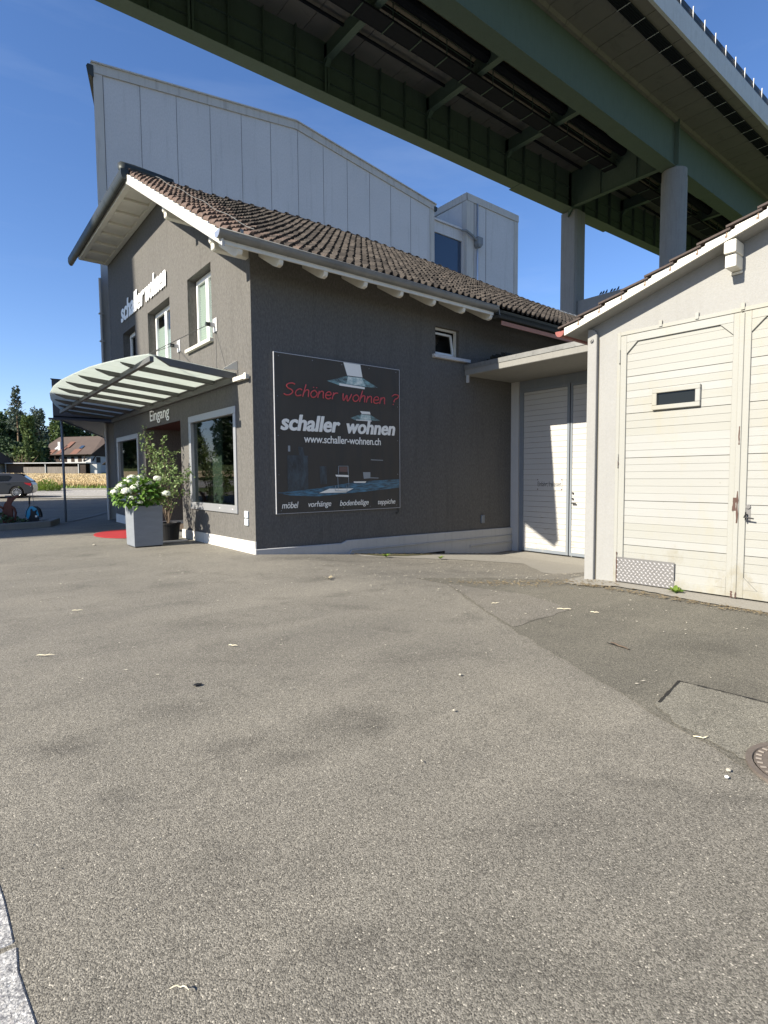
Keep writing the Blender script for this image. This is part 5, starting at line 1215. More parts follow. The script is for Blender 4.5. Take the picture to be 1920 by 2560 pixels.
pts = [(4.33 + 1.12 * cos(2 * pi * i / n), 16.45 + 1.38 * sin(2 * pi * i / n), 0.008) for i in range(n)]; pts = [(min(x, 4.9), y, z) for x, y, z in pts]
mb.prism(pts, (0, 0, 0.016)); mb.build('door_mat', 'redmat', label='oval red mat on the asphalt in front of the entrance', cat='mat')

# ------------------------------------------------------------------ planting bed with sculptures on the left
mb = MB()
kp = [(-6, 18.9), (1.38, 20.36), (2.78, 20.78), (3.26, 22.24)]
for (a, b), (c, d) in zip(kp, kp[1:]):
    v = Vector((c - a, d - b)).normalized(); n = Vector((-v.y, v.x)) * 0.22
    mb.prism([(a, b, -0.05), (c, d, -0.05), (c + n.x, d + n.y, -0.05), (a + n.x, b + n.y, -0.05)], (0, 0, 0.24))
mb.build('kerb', 'concrete', kind='structure', bevel=0.015)
draped('planting_soil', [(-6, 19.1), (1.33, 20.56), (2.62, 20.95), (3.05, 22.2), (2.6, 23.0), (-6, 23.5)], 'soil', 0.11, 0.5, kind='structure')
random.seed(14); mb = MB()
for i in range(2600):
    t = random.random(); x = -5 + 7.2 * t; y = 20.0 + 0.2 * (x + 5) * 0.9 + random.random() * 1.9 - 0.55
    if y < 19.3 + (x + 6) * 0.198 + .1: continue
    hh = 0.32 * (1 - ss(1.3, 2.3, x)) + 0.05
    b = Vector((x, y, 0.12 + random.random() * hh)); leafquad(mb, b, rnd() + Vector((0, 0, .6)), random.uniform(.06, .13), random.uniform(-1, 1), .5)
mb.build('ground_cover', 'cover', kind='stuff', label='low green ground cover plants behind the kerb of the planting bed', cat='plants')
# rusty animal figure with raised snout
bx, by0 = 1.74, 21.75
an_ = thing('garden_sculpture', 'rust brown steel animal figure with a raised snout and hanging arms in the planting bed', 'sculpture', (bx, by0, 0.1))
R_ = lambda s, z: (bx + R0.x * s, by0 + R0.y * s, z)
body = [(-.20, .12), (-.26, .30), (-.22, .46), (-.19, .62), (-.13, .76), (-.04, .86), (-.02, .97), (.03, .965), (.06, .93), (.16, .985), (.27, 1.03), (.375, 1.02), (.34, .97), (.27, .95), (.17, .86), (.10, .78), (.08, .70), (.13, .62), (.13, .45), (.12, .3), (.14, .12)]
mb = MB(); mb.prism([R_(s, z) for s, z in body], tuple(F0 * 0.05)); mb.build('body', 'rusty', an_, bevel=0.012, seg=2)
mb = MB(); mb.tube([R_(.06, .70), R_(.19, .60), R_(.235, .46), R_(.21, .30), R_(.18, .22)], [.035, .04, .035, .032, .05], 8); mb.build('arm', 'rusty', an_)
mb = MB(); mb.tube([R_(-.16, .60), R_(-.27, .66), R_(-.36, .74)], [.04, .035, .03], 8); mb.build('arm', 'rusty', an_)
# cyan disc machine
cx, cy0 = 2.38, 21.48; R_ = lambda s, z, f=0: (cx + R0.x * s + F0.x * f, cy0 + R0.y * s + F0.y * f, z)
cm = thing('garden_machine', 'cyan disc with black plates, upright black handle and bent silver bracket in the bed', 'garden machine', (cx, cy0, 0.12))
mb = MB(); mb.prism([R_(.25 * cos(2 * pi * i / 32), .41 + .25 * sin(2 * pi * i / 32)) for i in range(32)], tuple(F0 * 0.05)); mb.build('disc', 'cyan', cm, bevel=0.006)
mb = MB(); mb.prism([R_(s, z, -.03) for s, z in [(-.30, .13), (-.26, .2), (-.14, .24), (-.07, .38), (-.06, .56), (-.03, .58), (0, .50), (.08, .50), (.13, .54), (.1, .44), (.14, .36), (.20, .30), (.20, .18), (.1, .12)]], tuple(F0 * 0.03)); mb.prism([R_(s, z, -.02) for s, z in [(.02, .66), (.12, .655), (.22, .57), (.27, .42), (.28, .30), (.21, .30), (.20, .42), (.14, .58)]], tuple(F0 * 0.09)); mb.build('plates', 'black', cm)
mb = MB(); mb.tube([R_(-.24, .3), R_(-.20, .5), R_(-.11, .66), R_(-.09, .86)], .014, 6); mb.box(cx - .12, cx - .03, cy0 - .02, cy0 + .06, .82, .99) if False else mb.tube([R_(-.10, .72), R_(-.09, .98)], .026, 6); mb.build('handle', 'black', cm)
mb = MB(); mb.tube([R_(-.15, 1.06), R_(-.07, 1.06), R_(-.07, .98)], .009, 5); mb.tube([R_(-.07, 1.06), R_(-.05, 1.10), R_(.02, 1.10), R_(.04, .65)], .009, 5); mb.build('hoop', 'zinc', cm)
mb = MB(); mb.tube([R_(.18, .34), R_(.30, .24), R_(.44, .22), R_(.50, .25), R_(.50, .14)], .012, 5); mb.tube([R_(.26, .16), R_(.36, .23), R_(.46, .15)], .012, 5); mb.build('bracket', 'zinc', cm)
MB().box(cx + .05, cx + .11, cy0 - .12, cy0 - .10, .30, .36).build('label_plate', 'letter', cm)

# ------------------------------------------------------------------ parked car beyond the planting bed (local: x to its rear, -y towards us)
pr_ = D(35.6, -22.25)
car = thing('parked_car', 'dark grey hatchback parked in the sun at the road, seen from its rear side', 'car', (pr_.x, pr_.y, g(pr_.x, pr_.y) + 0.02), -radians(15))
L0 = -4.3
low = [(L0, .32), (L0 + .05, .62), (L0 + .5, .82), (L0 + 1.25, .93), (-0.62, 1.02), (-0.10, .98), (0.0, .80), (.03, .55), (-.05, .34), (-.22, .24), (-.40, .24)]
def arch(cx, r, z0):
    return [(cx + r * cos(a), z0 + r * sin(a)) for a in [radians(10 + 160 * i / 12) for i in range(13)]]
ra = arch(-.86, .375, .33); fa = arch(L0 + .82, .375, .33)
side = low + [(-.48, .22)] + ra + [(-1.26, .22), (L0 + 1.22, .22)] + fa + [(L0 + .42, .24)]
mb = MB(); mb.prism([(x, -.90, z) for x, z in side], (0, 1.80, 0)); body = mb.build('body', 'carpaint', car, bevel=0.05, seg=3)
gh = [(L0 + 1.2, .90), (L0 + 1.95, 1.38), (L0 + 2.7, 1.49), (-1.05, 1.47), (-.62, 1.40), (-.10, .99), (-.5, .95)]
mb = MB(); pts = gh
n = len(pts); mb.add([(x, -.86 + .20 * (z - .9) / .6, z) for x, z in pts] + [(x, .86 - .20 * (z - .9) / .6, z) for x, z in pts], [tuple(range(n)), tuple(range(2 * n - 1, n - 1, -1))] + [(i, (i + 1) % n, n + (i + 1) % n, n + i) for i in range(n)])
mb.build('cabin', 'carpaint', car, bevel=0.03, seg=2)
mb = MB()
sy = lambda z: -.875 + .20 * (z - .9) / .6
for P in ([(-2.05, 1.02), (-1.98, 1.37), (-1.25, 1.38), (-1.12, 1.31), (-1.28, 1.06)], [(L0 + 1.55, 1.0), (L0 + 2.05, 1.34), (-2.12, 1.38), (-2.17, 1.01)]):
    mb.prism([(x, sy(z) - .004, z) for x, z in P], (0, .012, 0))
mb.build('side_window', 'carglass', car)
mb = MB(); mb.prism([(-.60, -.62, 1.375), (-.60, .62, 1.375), (-.15, .70, 1.035), (-.15, -.70, 1.035)], (.03, 0, .02)); mb.build('rear_window', 'carglass', car)
mb = MB(); mb.prism([(-.98, -.66, 1.485), (-.98, .66, 1.485), (-.52, .62, 1.44), (-.52, -.62, 1.44)], (0, 0, .035)); mb.build('spoiler', 'black', car)
for s in (-1, 1):
    mb = MB(); mb.prism([(-.46, s * .915, .93), (-.08, s * .90, .90), (.0, s * .80, .78), (-.1, s * .90, .72), (-.34, s * .917, .82)], (0, -s * .06, 0)); mb.build('tail_lamp', 'redlamp', car)
MB().prism([(-.16, -.92, .70), (-.06, -.9, .74), (.035, -.78, .70), (-.02, -.86, .64)], (0, .05, 0)).build('reversing_lamp', 'letter', car)
for cxw in (-.86, L0 + .82):
    for s in (-1, 1):
        wl_ = MB(); wl_.tube([(cxw, s * .90, .33), (cxw, s * .70, .33)], .33, 28); w0 = wl_.build('wheel', 'tyre', car, bevel=0.02)
        m2 = MB(); yy = s * .905
        for q in range(12):
            a = 2 * pi * q / 12; u = Vector((cos(a), 0, sin(a))); v = Vector((-sin(a), 0, cos(a))); c = Vector((cxw, yy, .33))
            m2.prism([c + u * .05 - v * .012, c + u * .22 - v * .018, c + u * .22 + v * .018, c + u * .05 + v * .012], (0, s * .012, 0))
        m2.tube([(cxw, yy + s * .016, .33), (cxw, yy - s * .01, .33)], .055, 12)
        ring = [(cxw + .235 * cos(2 * pi * q / 24), yy, .33 + .235 * sin(2 * pi * q / 24)) for q in range(25)]; m2.tube(ring, .014, 5, False); m2.build('rim', 'alu', w0)
mb = MB(); mb.tube([(-2.9, -.64, 1.52), (-1.2, -.64, 1.51)], .016, 6); mb.build('roof_rail', 'silver', car)
MB().box(-1.45, -1.25, -.925, -.90, .88, .91).build('door_handle', 'carpaint', car)

# ------------------------------------------------------------------ foliage
def foliage(mb, centre, rx, ry, rz, n, size, seed, cone=0.0, lumps=9, gap=0.25):
    rs = random.Random(seed); C = Vector(centre); lob = []
    for i in range(lumps):
        z = rs.uniform(-.85, .9); k = (1 - cone * (z + 1) / 2) * sqrt(max(0.05, 1 - (abs(z) ** 2) * (1 - cone))); a = rs.uniform(0, 2 * pi); q = rs.uniform(.25, .8) * k
        lob.append((Vector((cos(a) * q, sin(a) * q, z)), rs.uniform(.22, .42) * (1 - .5 * cone * (z + 1) / 2)))
    for i in range(n):
        c, r = rs.choice(lob); d = Vector((rs.gauss(0, 1), rs.gauss(0, 1), rs.gauss(0, 1))).normalized() * r * rs.uniform(.6, 1.05) ; p = c + d
        P = C + Vector((p.x * rx, p.y * ry, p.z * rz)); s = size * rs.uniform(.55, 1.3)
        a = Vector((rs.gauss(0, 1), rs.gauss(0, 1), rs.gauss(0, 1))).normalized(); b = a.cross(Vector((rs.gauss(0, 1), rs.gauss(0, 1), rs.gauss(0, 1)))).normalized(); w = a.cross(b) * .35
        mb.add([P - a * s, P - b * s * .6 + w * s * .4, P + a * s * .9, P + b * s * .6 + w * s * .3], [(0, 1, 2), (0, 2, 3)])
def tree(label, d, px, h, rx, mat, seed, kind='broad', base=0.12, name='tree', cat='tree', n=1500, size=0.6, group='trees behind the farm', trunk_r=0.35, lumps=14):
    p = D(d, (px - 960) / 1392.67 * d); z0 = g(p.x, p.y)
    t = thing(name, label, cat, (p.x, p.y, z0), None, group)
    tk = MB(); tk.tube([(p.x, p.y, z0 - .3), (p.x + .05 * h * .1, p.y, z0 + h * .5), (p.x, p.y, z0 + h * .93)], [trunk_r, trunk_r * .7, trunk_r * .15], 8)
    rs = random.Random(seed)
    for i in range(7):
        zz = z0 + h * rs.uniform(base + .15, .8); a = rs.uniform(0, 2 * pi); tk.tube([(p.x, p.y, zz), (p.x + cos(a) * rx * .7, p.y + sin(a) * rx * .7, zz + h * .08)], [trunk_r * .35, trunk_r * .1], 5)
    tk.build('trunk', 'pinetrunk' if kind == 'pine' else 'bark', t)
    mb = MB()
    if kind == 'pine':
        for i in range(15):
            f = i / 14; zz = z0 + h * (base + (1 - base) * f); r = rx * (1.0 - .72 * f) * rs.uniform(.65, 1.1)
            for q in range(5 if f < .8 else 4):
                a = rs.uniform(0, 2 * pi); c = (p.x + cos(a) * r * .6, p.y + sin(a) * r * .6, zz + rs.uniform(-.35, .35)); foliage(mb, c, r * .62, r * .62, h * .024, n // 70, size, rs.random(), 0, 4)
    elif kind == 'cone':
        foliage(mb, (p.x, p.y, z0 + h * (base + 1) / 2), rx, rx, h * (1 - base) / 2, n, size, seed, .72, lumps * 3)
    else:
        foliage(mb, (p.x, p.y, z0 + h * (base + 1) / 2), rx, rx, h * (1 - base) / 2 * .95, n, size, seed, .15, lumps)
    mb.build('crown', mat, t)
T = tree
T('tall slender pine with bare trunk standing out above all other trees', 170, 52, 25.0, 3.6, 'tree_blue', 1, 'pine', .52, 'pine_tree', 'pine tree', 2000, .34, trunk_r=.32)
T('very dark broad tree at the extreme left edge behind the half timbered barn', 176, 2, 17.5, 6.5, 'tree_dark', 2, n=4200, size=.55, lumps=30, base=.02)
T('dark rounded tree between the left edge tree and the tall pine', 182, 27, 18.6, 5.5, 'tree_dark', 3, n=3600, size=.5, lumps=26, base=.02)
T('mid green tree with a lighter top directly behind the pine trunk', 188, 47, 20.0, 5.0, 'tree_mid', 4, n=3600, size=.5, lumps=26, base=.02)
T('dark filling tree right of the pine trunk, behind the thick conifer', 184, 66, 17.6, 5.5, 'tree_dark', 14, n=3600, size=.5, lumps=26, base=.02)
T('thick green conical conifer nearest the farmhouse roof', 138, 77, 13.8, 4.2, 'tree_mid', 5, 'cone', .0, n=5200, size=.42)
T('slim clipped column of green conifer in front of the thick conifer', 134, 72.5, 7.6, .75, 'tree_mid', 6, 'cone', .0, n=900, size=.3, trunk_r=.12)
T('tall grey green conifer behind the farmhouse ridge end', 172, 105, 19.0, 4.8, 'tree_blue', 7, 'cone', .0, n=4200, size=.42, lumps=16)
T('dark conifer half hidden behind the grey green conifer', 176, 92, 17.0, 5.0, 'tree_dark', 8, 'cone', .0, n=3200, size=.5)
T('low dark tree in shadow beside the shed roof', 142, 97, 8.6, 4.4, 'tree_dark', 9, n=2600, size=.45, lumps=22, base=.0)
T('low dark tree behind the left end of the shed roof', 144, 30, 9.0, 6.0, 'tree_dark', 19, n=3000, size=.45, lumps=24, base=.0)
T('leafy tree on the wooded slope left of the porch post', 215, 132, 19.0, 7.2, 'tree_mid', 10, n=3400, size=.6, lumps=24, base=.0)
T('leafy tree on the wooded slope just right of the porch post', 222, 168, 19.5, 8.0, 'tree_dark', 15, n=3400, size=.6, lumps=24, base=.0)
T('leafy tree on the wooded slope above the middle of the farmhouse roof', 225, 200, 17.5, 7.5, 'tree_mid', 12, n=3400, size=.6, lumps=24, base=.0)
T('leafy tree on the wooded slope above the farmhouse hip', 228, 232, 15.5, 7.6, 'tree_dark', 13, n=3400, size=.6, lumps=24, base=.0)
T('last leafy tree on the wooded slope, beside the porch roof', 230, 266, 14.0, 8.0, 'tree_mid', 16, n=3400, size=.6, lumps=24, base=.0)
# woodland further left, seen in the shop windows
mb = MB(); rs = random.Random(77)
for i in range(44):
    s = -380 + i * 5.0; d = rs.uniform(165, 200); p = D(d, s); hh = rs.uniform(24, 36); foliage(mb, (p.x, p.y, g(p.x, p.y) + hh * .5), 8, 8, hh * .52, 420, 1.6, i, .2, 12)
mb.build('woodland', 'tree_dark', kind='stuff', label='distant woodland mass beyond the field outside the left edge', cat='woodland')
p = D(43.9, -26.5)
random.seed(40); bt = thing('roadside_bush', 'bright green spreading bush beside the rear of the grey car', 'bush', (p.x, p.y, g(p.x, p.y)))
mb = MB(); z0 = g(p.x, p.y)
for i in range(1500):
    a = random.uniform(0, 2 * pi); r = random.random() ** .5; hh = random.random() * (1 - .75 * r * r)
    c = Vector((p.x, p.y, z0)) + R0 * (r * cos(a) * 1.0) + F0 * (r * sin(a) * .7) + ZZ * (hh * .92 + .02); leafquad(mb, c, Vector((cos(a) * .5, sin(a) * .5, .8)) + rnd() * .5, random.uniform(.1, .2), random.uniform(-1, 1), .35)
mb.build('foliage', 'bush', bt)
mb = MB()
for i in range(10):
    a = i * .7; mb.tube([(p.x, p.y, z0), (p.x + .5 * cos(a), p.y + .4 * sin(a), z0 + .6)], .012, 4)
mb.build('stems', 'bark', bt)
p = D(133, -(960 - 46) / 1392.67 * 133); z0 = g(p.x, p.y); bt = MB(); rs = random.Random(5)
for i in range(60):
    a = rs.uniform(-pi, pi); b = rs.uniform(.15, 1.3); ln = rs.uniform(2, 4.6); v = R0 * (cos(a) * cos(b)) + F0 * (sin(a) * cos(b)) + ZZ * sin(b); q = Vector((p.x, p.y, z0 + .8)) + R0 * rs.uniform(-3, 3)
    bt.tube([q, q + v * ln * .5 + ZZ * .2, q + v * ln], [.07, .05, .015], 4)
bt.build('bare_shrub', 'pinetrunk', label='tangled bare brown shrub above the shed roof', cat='shrub')

# ------------------------------------------------------------------ farm buildings (local: x to the right, y away from us)
def farm(name, label, d, px, rot, cat='building'):
    p = D(d, (px - 960) / 1392.67 * d); return thing(name, label, cat, (p.x, p.y, g(p.x, p.y)), rot)
fh = farm('farmhouse', 'old white farmhouse with a huge brown half hipped tile roof across the field', 150, 176, -radians(38.59 + 14))
hx, dp_ = 7.6, 12.0
mb = MB(); mb.box(-hx - 1.2, hx - .6, 0, dp_, 0, 5.1); mb.build('wall', 'farmwall', fh); mb = MB(); mb.box(hx - 1.2, hx - .45, .02, dp_ - .02, 4.4, 5.6); mb.poly([(hx - .6, 0, 5.5), (hx - .6, dp_, 5.5), (hx - .6, dp_ * .5 + 1.6, 8.4), (hx - .6, dp_ * .5 - 1.6, 8.4)]); mb.build('gable_boards', 'timber', fh)
mb = MB(); e, r1 = 4.75, 10.0
hx2 = hx + 1.6
A = [(-hx - 2.6, -1.2, e), (hx + .8, -1.2, e), (hx + .8, dp_ + 1.2, e), (-hx - 2.6, dp_ + 1.2, e), (-hx - 0.8, dp_ / 2, r1), (hx - 1.4, dp_ / 2, r1), (hx + .8, dp_ / 2 - 2.2, 7.8), (hx + .8, dp_ / 2 + 2.2, 7.8), (-hx - 2.6, dp_ / 2 - 2.2, 7.8), (-hx - 2.6, dp_ / 2 + 2.2, 7.8)]
mb.add(A, [(0, 1, 6, 5, 4, 8), (3, 9, 4, 5, 7, 2), (6, 7, 5), (9, 8, 4)]); fr = mb.build('roof', 'farmroof', fh, solid=.22)
sl_ = lambda x, y, o=.14: (x, y, e + (y + 1.2) * (r1 - e) / (dp_ / 2 + 1.2) + o)
mb = MB()
for x0, x1, y0, y1 in ((-6.3, -4.5, -1.15, .7), (-3.3, -1.9, -1.1, 1.4), (1.4, 3.6, -1.15, .8), (-2.7, -1.2, 1.5, 3.9)): mb.quad(sl_(x0, y0), sl_(x1, y0), sl_(x1, y1), sl_(x0, y1))
mb.build('new_tile_patch', 'farmroof2', fr)
MB().box(-4.1, -3.3, .8, 1.5, 5.5, 8.4).build('chimney', 'farmwall', fr)
mb = MB(); mb.quad(sl_(-5.3, .9, .2), sl_(-4.2, .9, .2), sl_(-4.2, 1.9, .2), sl_(-5.3, 1.9, .2)); mb.build('skylight', 'letter', fr)
mb = MB(); mb.quad(sl_(2.4, 1.0, .2), sl_(3.5, 1.0, .2), sl_(3.5, 2.1, .2), sl_(2.4, 2.1, .2)); mb.build('skylight', 'blueglass', fr)
for x, z, w, h in ((3.1, 3.0, 1.0, 1.3), (.9, 3.0, .9, 1.2), (-1.5, 3.0, .9, 1.2), (3.0, .9, 1.0, 1.3)):
    MB().box(x - .1, x + w + .1, -.05, .02, z - .1, z + h + .1).build('window', 'timber', fh)
for y, z, w, h in ((2.0, 2.7, 1.5, 1.5), (6.2, 2.7, 1.3, 1.5), (9.5, 2.7, 1.0, 1.4), (2.2, .1, 1.4, 2.0), (6.4, .6, 1.2, 1.3), (5, 6.2, 1.2, 1.2)):
    MB().box(hx - .63, hx - .55, y, y + w, z, z + h).build('window', 'timber', fh)
mb = MB(); mb.box(-hx - 1.2, -.6, -.9, -.05, 2.3, 2.45); mb.box(-hx - 1.2, -.6, -.92, -.86, 2.45, 3.3); mb.box(-hx - 1.2, -3.0, -.06, -.01, 3.3, 4.7); mb.box(-hx - 1.3, hx - .4, -.5, -.02, 4.45, 4.72)
for x in (-5.6, -3.6, -1.6): mb.box(x, x + .14, -.9, -.75, 0, 4.9)
mb.prism([(4.6, -.05, 3.1), (6.2, -1.1, 4.8), (6.4, -1.1, 4.8), (4.9, -.05, 2.9)], (0, .15, 0)); mb.prism([(hx - .6, .5, 3.3), (hx + .7, .5, 4.8), (hx + .7, .7, 4.8), (hx - .6, .7, 3.0)], (0, .15, 0)); mb.build('balcony', 'timber', fh)
sd = farm('open_shed', 'long low weathered board shed with a pale flat metal roof in front of the farmhouse', 130, 118, -radians(38.59))
mb = MB(); mb.box(-10.5, 9.6, -.4, 4, 2.42, 2.62); mb.build('roof', 'hall', sd)
mb = MB(); mb.box(-5.2, 7.6, 0, .08, -.4, 1.62); mb.build('board_wall', 'boards', sd)
MB().box(-10, 9.2, 3.5, 3.6, -.3, 2.4).build('back_wall', 'timber', sd)
MB().box(7.8, 9.3, -.05, .05, -.4, 2.38).build('door', 'timber', sd)
MB().box(-9.8, -5.3, .6, .7, -.3, 2.3).build('log_pile', simple('stacked_logs', (0.13, 0.09, 0.065), 0.9, 0, .5, 8), sd)
for x in (-9.3, -.1, 7.6): MB().box(x, x + .18, -.2, -.04, -.4, 2.42).build('post', 'farmwall', sd)
MB().box(9.8, 11.4, 1.0, 3, -.4, 2.2).build('end_wall', 'farmwall', sd)
bn = farm('half_timbered_barn', 'dark roofed half timbered barn cut off by the left edge of the photo', 124, -82, -radians(38.59))
MB().box(-8, 3.6, 0, 9, -.4, 2.6).build('wall', 'farmwall', bn)
mb = MB()
for x in (-7, -5.6, -4.2, -2.8, -1.4, .1, 1.3, 2.4, 3.45): mb.box(x, x + .15, -.05, -.002, -.4, 2.6)
mb.box(-8, 3.62, -.06, -.052, 1.1, 1.28); mb.box(-8, 3.62, -.06, -.052, 2.4, 2.6); mb.box(2.5, 3.5, -.07, -.061, -.3, 1.0); mb.build('timber_frame', 'timber', bn)
mb = MB(); mb.add([(-9, -1.2, 2.3), (4.9, -1.2, 2.3), (4.9, 10, 2.3), (-9, 10, 2.3), (-6, 4.5, 7.4), (1.6, 4.5, 7.4)], [(0, 1, 5, 4), (1, 2, 5), (2, 3, 4, 5), (3, 0, 4)]); mb.build('roof', 'timber', bn, solid=.2)
ou = farm('farm_outbuilding', 'small dark roofed outbuilding at the right end of the farmhouse', 144, 283, -radians(38.59))
MB().box(-1, 5, 0, 5, -.3, 2.6).build('wall', 'boards', ou)
mb = MB(); mb.prism([(-2.2, -.6, 2.4), (1.9, -.6, 5.2), (6, -.6, 2.4), (6, -.6, 2.2), (1.9, -.6, 5.0), (-2.2, -.6, 2.2)], (0, 6.5, 0)); mb.build('roof', 'timber', ou)
p = D(56, -27.1); z0 = g(p.x, p.y)
fs = thing('field_sign', 'small pale board on two posts at the edge of the wheat field', 'sign', (p.x, p.y, z0), -radians(38.59))
MB().box(-.3, .3, -.02, .02, .55, 1.0).build('board', 'boards', fs)
for x in (-.25, .2): MB().box(x, x + .05, .021, .06, 0, 1.02).build('post', 'boards', fs)

# ------------------------------------------------------------------ manhole cover and small things on the asphalt
mh = thing('manhole_cover', 'round rusty cast iron drain cover with slots at the right edge of the asphalt', 'manhole cover', (3.47, 0.76, 0.0))
mb = MB(); c = (3.47, 0.76, 0.0)
mb.lathe(c, [(0.335, 0.005), (0.335, 0.022), (0.305, 0.022), (0.30, 0.012)], 48); mb.build('frame', 'castiron', mh)
mb = MB(); outer = [(c[0] + .297 * cos(2 * pi * i / 48), c[1] + .297 * sin(2 * pi * i / 48), .019) for i in range(48)]; holes = []
for q in range(8):
    for r0_, r1_, half in ((.11, .225, .17),):
        a0 = 2 * pi * q / 8 + .2; w = .030
        u = Vector((cos(a0), sin(a0), 0)); v = Vector((-sin(a0), cos(a0), 0)); cc_ = Vector((c[0], c[1], .019))
        holes.append([tuple(cc_ + u * r0_ - v * w * .5), tuple(cc_ + u * (r0_ + .03) - v * w), tuple(cc_ + u * r1_ - v * w), tuple(cc_ + u * (r1_ + .012)), tuple(cc_ + u * r1_ + v * w * .7), tuple(cc_ + u * (r0_ + .03) + v * w * .7)])
mb.holed(outer, holes, (0, 0, -.018)); mb.build('lid', 'castiron', mh)
mb = MB()
for q in range(36):
    a0 = 2 * pi * q / 36; u = Vector((cos(a0), sin(a0), 0)); v = Vector((-sin(a0), cos(a0), 0)); cc_ = Vector((c[0], c[1], .0215))
    mb.prism([cc_ + u * .262 - v * .006, cc_ + u * .288 - v * .006, cc_ + u * .288 + v * .006, cc_ + u * .262 + v * .006], (0, 0, .004))
mb.build('rim_studs', simple('worn_iron', (0.32, 0.28, 0.24), .5, .3), mh)
MB().lathe((c[0], c[1], .004), [(0.30, 0), (0, 0)], 24).build('shaft', 'dark', mh)
def twig(name, label, x, y, ln, ang, r=0.004, mat='straw', bend=.2, group=None, cat='twig'):
    z = g(x, y) + .012 + r; u = Vector((cos(ang), sin(ang), 0)); v = Vector((-sin(ang), cos(ang), 0)); P = []
    for i in range(7):
        t = i / 6 - .5; P.append(Vector((x, y, z + .006 * sin(i * 2.1) ** 2)) + u * ln * t + v * ln * bend * (t * t - .12) + v * .0012 * sin(i * 3))
    MB().tube(P, [r * .6, r, r * 1.2, r, r * 1.1, r, r * .5], 6).build(name, mat, label=label, cat=cat, group=group)
twig('twig', 'pale straight twig on the asphalt well to the left, below the kerb bed', .66, 5.58, .15, -.6)
twig('twig', 'short pale twig on the asphalt left, farthest from the camera on that side', 1.2, 7.26, .12, -.5)
twig('twig', 'pale twig in the middle of the yard below the billboard', 2.04, 4.79, .09, -.9)
twig('twig', 'curled pale twig at the bottom of the photo near the granite kerb', .50, 1.63, .06, 2.4, .002, bend=.6)
twig('twig', 'long white splinter on the rough asphalt before the white garage pilaster', 5.55, 3.65, .16, -.85)
twig('twig', 'short white splinter just right of the long splinter on the rough asphalt', 5.67, 3.34, .09, -1.1)
twig('twig', 'pale splinter on the rough asphalt below the recessed garage', 5.18, 4.35, .10, -.5)
twig('twig', 'bent yellow straw loop on the pale asphalt patch by the drain cover', 3.42, 1.32, .09, -.7, .0035, bend=1.1)
twig('twig', 'thin dark stick on the grey asphalt below the white garage doors', 4.71, 2.53, .22, -1.9, .006, 'bark', .05)
def pebble(label, x, y, s, mat='stone', cat='stone', name='pebble', flat=1.0):
    rs = random.Random(int(x * 1000)); mb = MB(); n = 9; P = []; z = g(x, y) + .010
    for k2, (rr, zz) in enumerate(((.7, 0), (1, .3), (.8, .62), (.25, .8))):
        for i in range(n):
            a = 2 * pi * i / n; P.append((x + s * rr * cos(a) * rs.uniform(.8, 1.15), y + s * rr * .8 * sin(a) * rs.uniform(.8, 1.15), z + s * zz * flat))
    mb.add(P, [(k2 * n + i, k2 * n + (i + 1) % n, (k2 + 1) * n + (i + 1) % n, (k2 + 1) * n + i) for k2 in range(3) for i in range(n)] + [tuple(3 * n + i for i in range(n))])
    mb.build(name, mat, label=label, cat=cat)
pebble('pale seed pod standing beside the drain cover, casting a dark shadow', 3.14, 1.08, .016)
pebble('flat white chip lying just below the seed pod by the drain cover', 3.06, 1.06, .013, 'letter')
pebble('pale pebble on the asphalt right of centre, in line with the gate divider', 3.09, 2.94, .014)
pebble('whitish chip on the asphalt nearer the camera than the pale pebble', 2.58, 2.51, .012)
pebble('flat black scrap lying on the asphalt left of centre', 1.44, 4.05, .034, 'black', 'scrap', 'scrap', .25)
pebble('pale stone lying at the foot of the slate grey planter', 2.75, 14.2, .04)
mb = MB(); x, y = 4.55, 7.04
for a in (.3, 1.8, 3.9): mb.add([(x, y, .012), (x + .09 * cos(a), y + .09 * sin(a), .03), (x + .10 * cos(a + .4), y + .10 * sin(a + .4), .05), (x + .05 * cos(a + .9), y + .05 * sin(a + .9), .03)], [(0, 1, 2, 3)])
mb.build('dead_leaf', 'deadleaf', label='curled dry leaf on the asphalt below the billboard', cat='leaf')
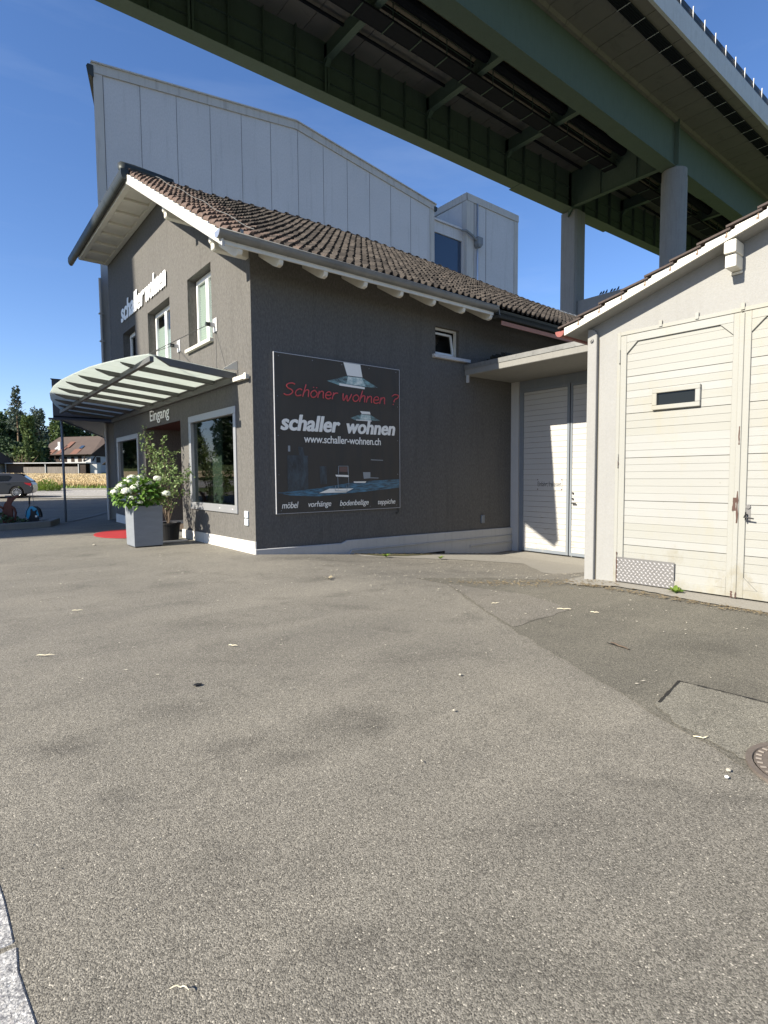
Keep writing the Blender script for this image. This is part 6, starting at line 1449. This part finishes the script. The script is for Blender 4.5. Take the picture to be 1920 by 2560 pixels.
# fine grit and chaff, too many to count
random.seed(55); mb = MB()
for i in range(420):
    if random.random() < .55: x = random.uniform(4.2, 9); y = random.uniform(2.0, 8.5); 
    else: x = random.uniform(-.5, 6); y = random.uniform(1.2, 12)
    if x > 7 and y < 4.6: continue
    s = random.uniform(.0012, .0022) * (1 + .28 * sqrt(x * x + y * y)); a = random.uniform(0, pi); u = Vector((cos(a), sin(a), 0)) * s * random.uniform(1, 3); v = Vector((-sin(a), cos(a), 0)) * s; c = Vector((x, y, g(x, y) + .016))
    mb.add([c - u - v, c + u - v * .6, c + u + v, c - u + v * .8, c + ZZ * s * .8], [(0, 1, 4), (1, 2, 4), (2, 3, 4), (3, 0, 4)])
mb.build('grit', 'stone', kind='stuff', label='scattered pale grit and chaff on the asphalt', cat='grit')
random.seed(91); mb = MB()
for i in range(1300):
    k_ = random.random()
    if k_ < .35: x = random.uniform(7.2, 12.8); y = 10.22 - abs(random.gauss(0, .14))
    elif k_ < .7: t = random.random(); x = 7.35 - 1.2 * t + random.gauss(0, .18); y = 4.3 + 1.5 * t + random.gauss(0, .25)
    else: x = 7.02 + random.gauss(0, .06); y = random.uniform(1.8, 4.4)
    if x > 7.5 and y < 4.75: continue
    s_ = random.uniform(.008, .022); a = random.uniform(0, pi); u = Vector((cos(a), sin(a), 0)) * s_ * random.uniform(.8, 2); v = Vector((-sin(a), cos(a), 0)) * s_ * .6; c = Vector((x, y, g(x, y) + .022))
    mb.add([c - u, c - v + ZZ * s_ * .3, c + u, c + v + ZZ * s_ * .2], [(0, 1, 2, 3)])
mb.build('leaf_litter', leafmat('dry_litter', (0.10, 0.075, 0.045), (0.24, 0.19, 0.11), None, 0.1, 0.9), kind='stuff', label='brown dry leaf litter gathered along the wall foot and the garage apron', cat='litter')
def weed(label, x, y, s, n):
    mb = MB(); random.seed(int(x * 100)); z = g(x, y) + .015
    for i in range(n):
        a = 2 * pi * i / n + random.uniform(-.2, .2); leafquad(mb, Vector((x, y, z)), Vector((cos(a), sin(a), random.uniform(.35, 1.1))), s * random.uniform(.7, 1.1), 0, .45)
    mb.build('weed', 'bush', label=label, cat='weed')
weed('green leafy weed at the foot of the white garage door beside the checker plate', 7.42, 3.24, .13, 13)
weed('small weed on the pavement edge under the left part of the billboard', 7.63, 9.5, .13, 10)
weed('yellowish weed on the pavement edge nearer the recessed garage', 8.85, 9.05, .11, 10)
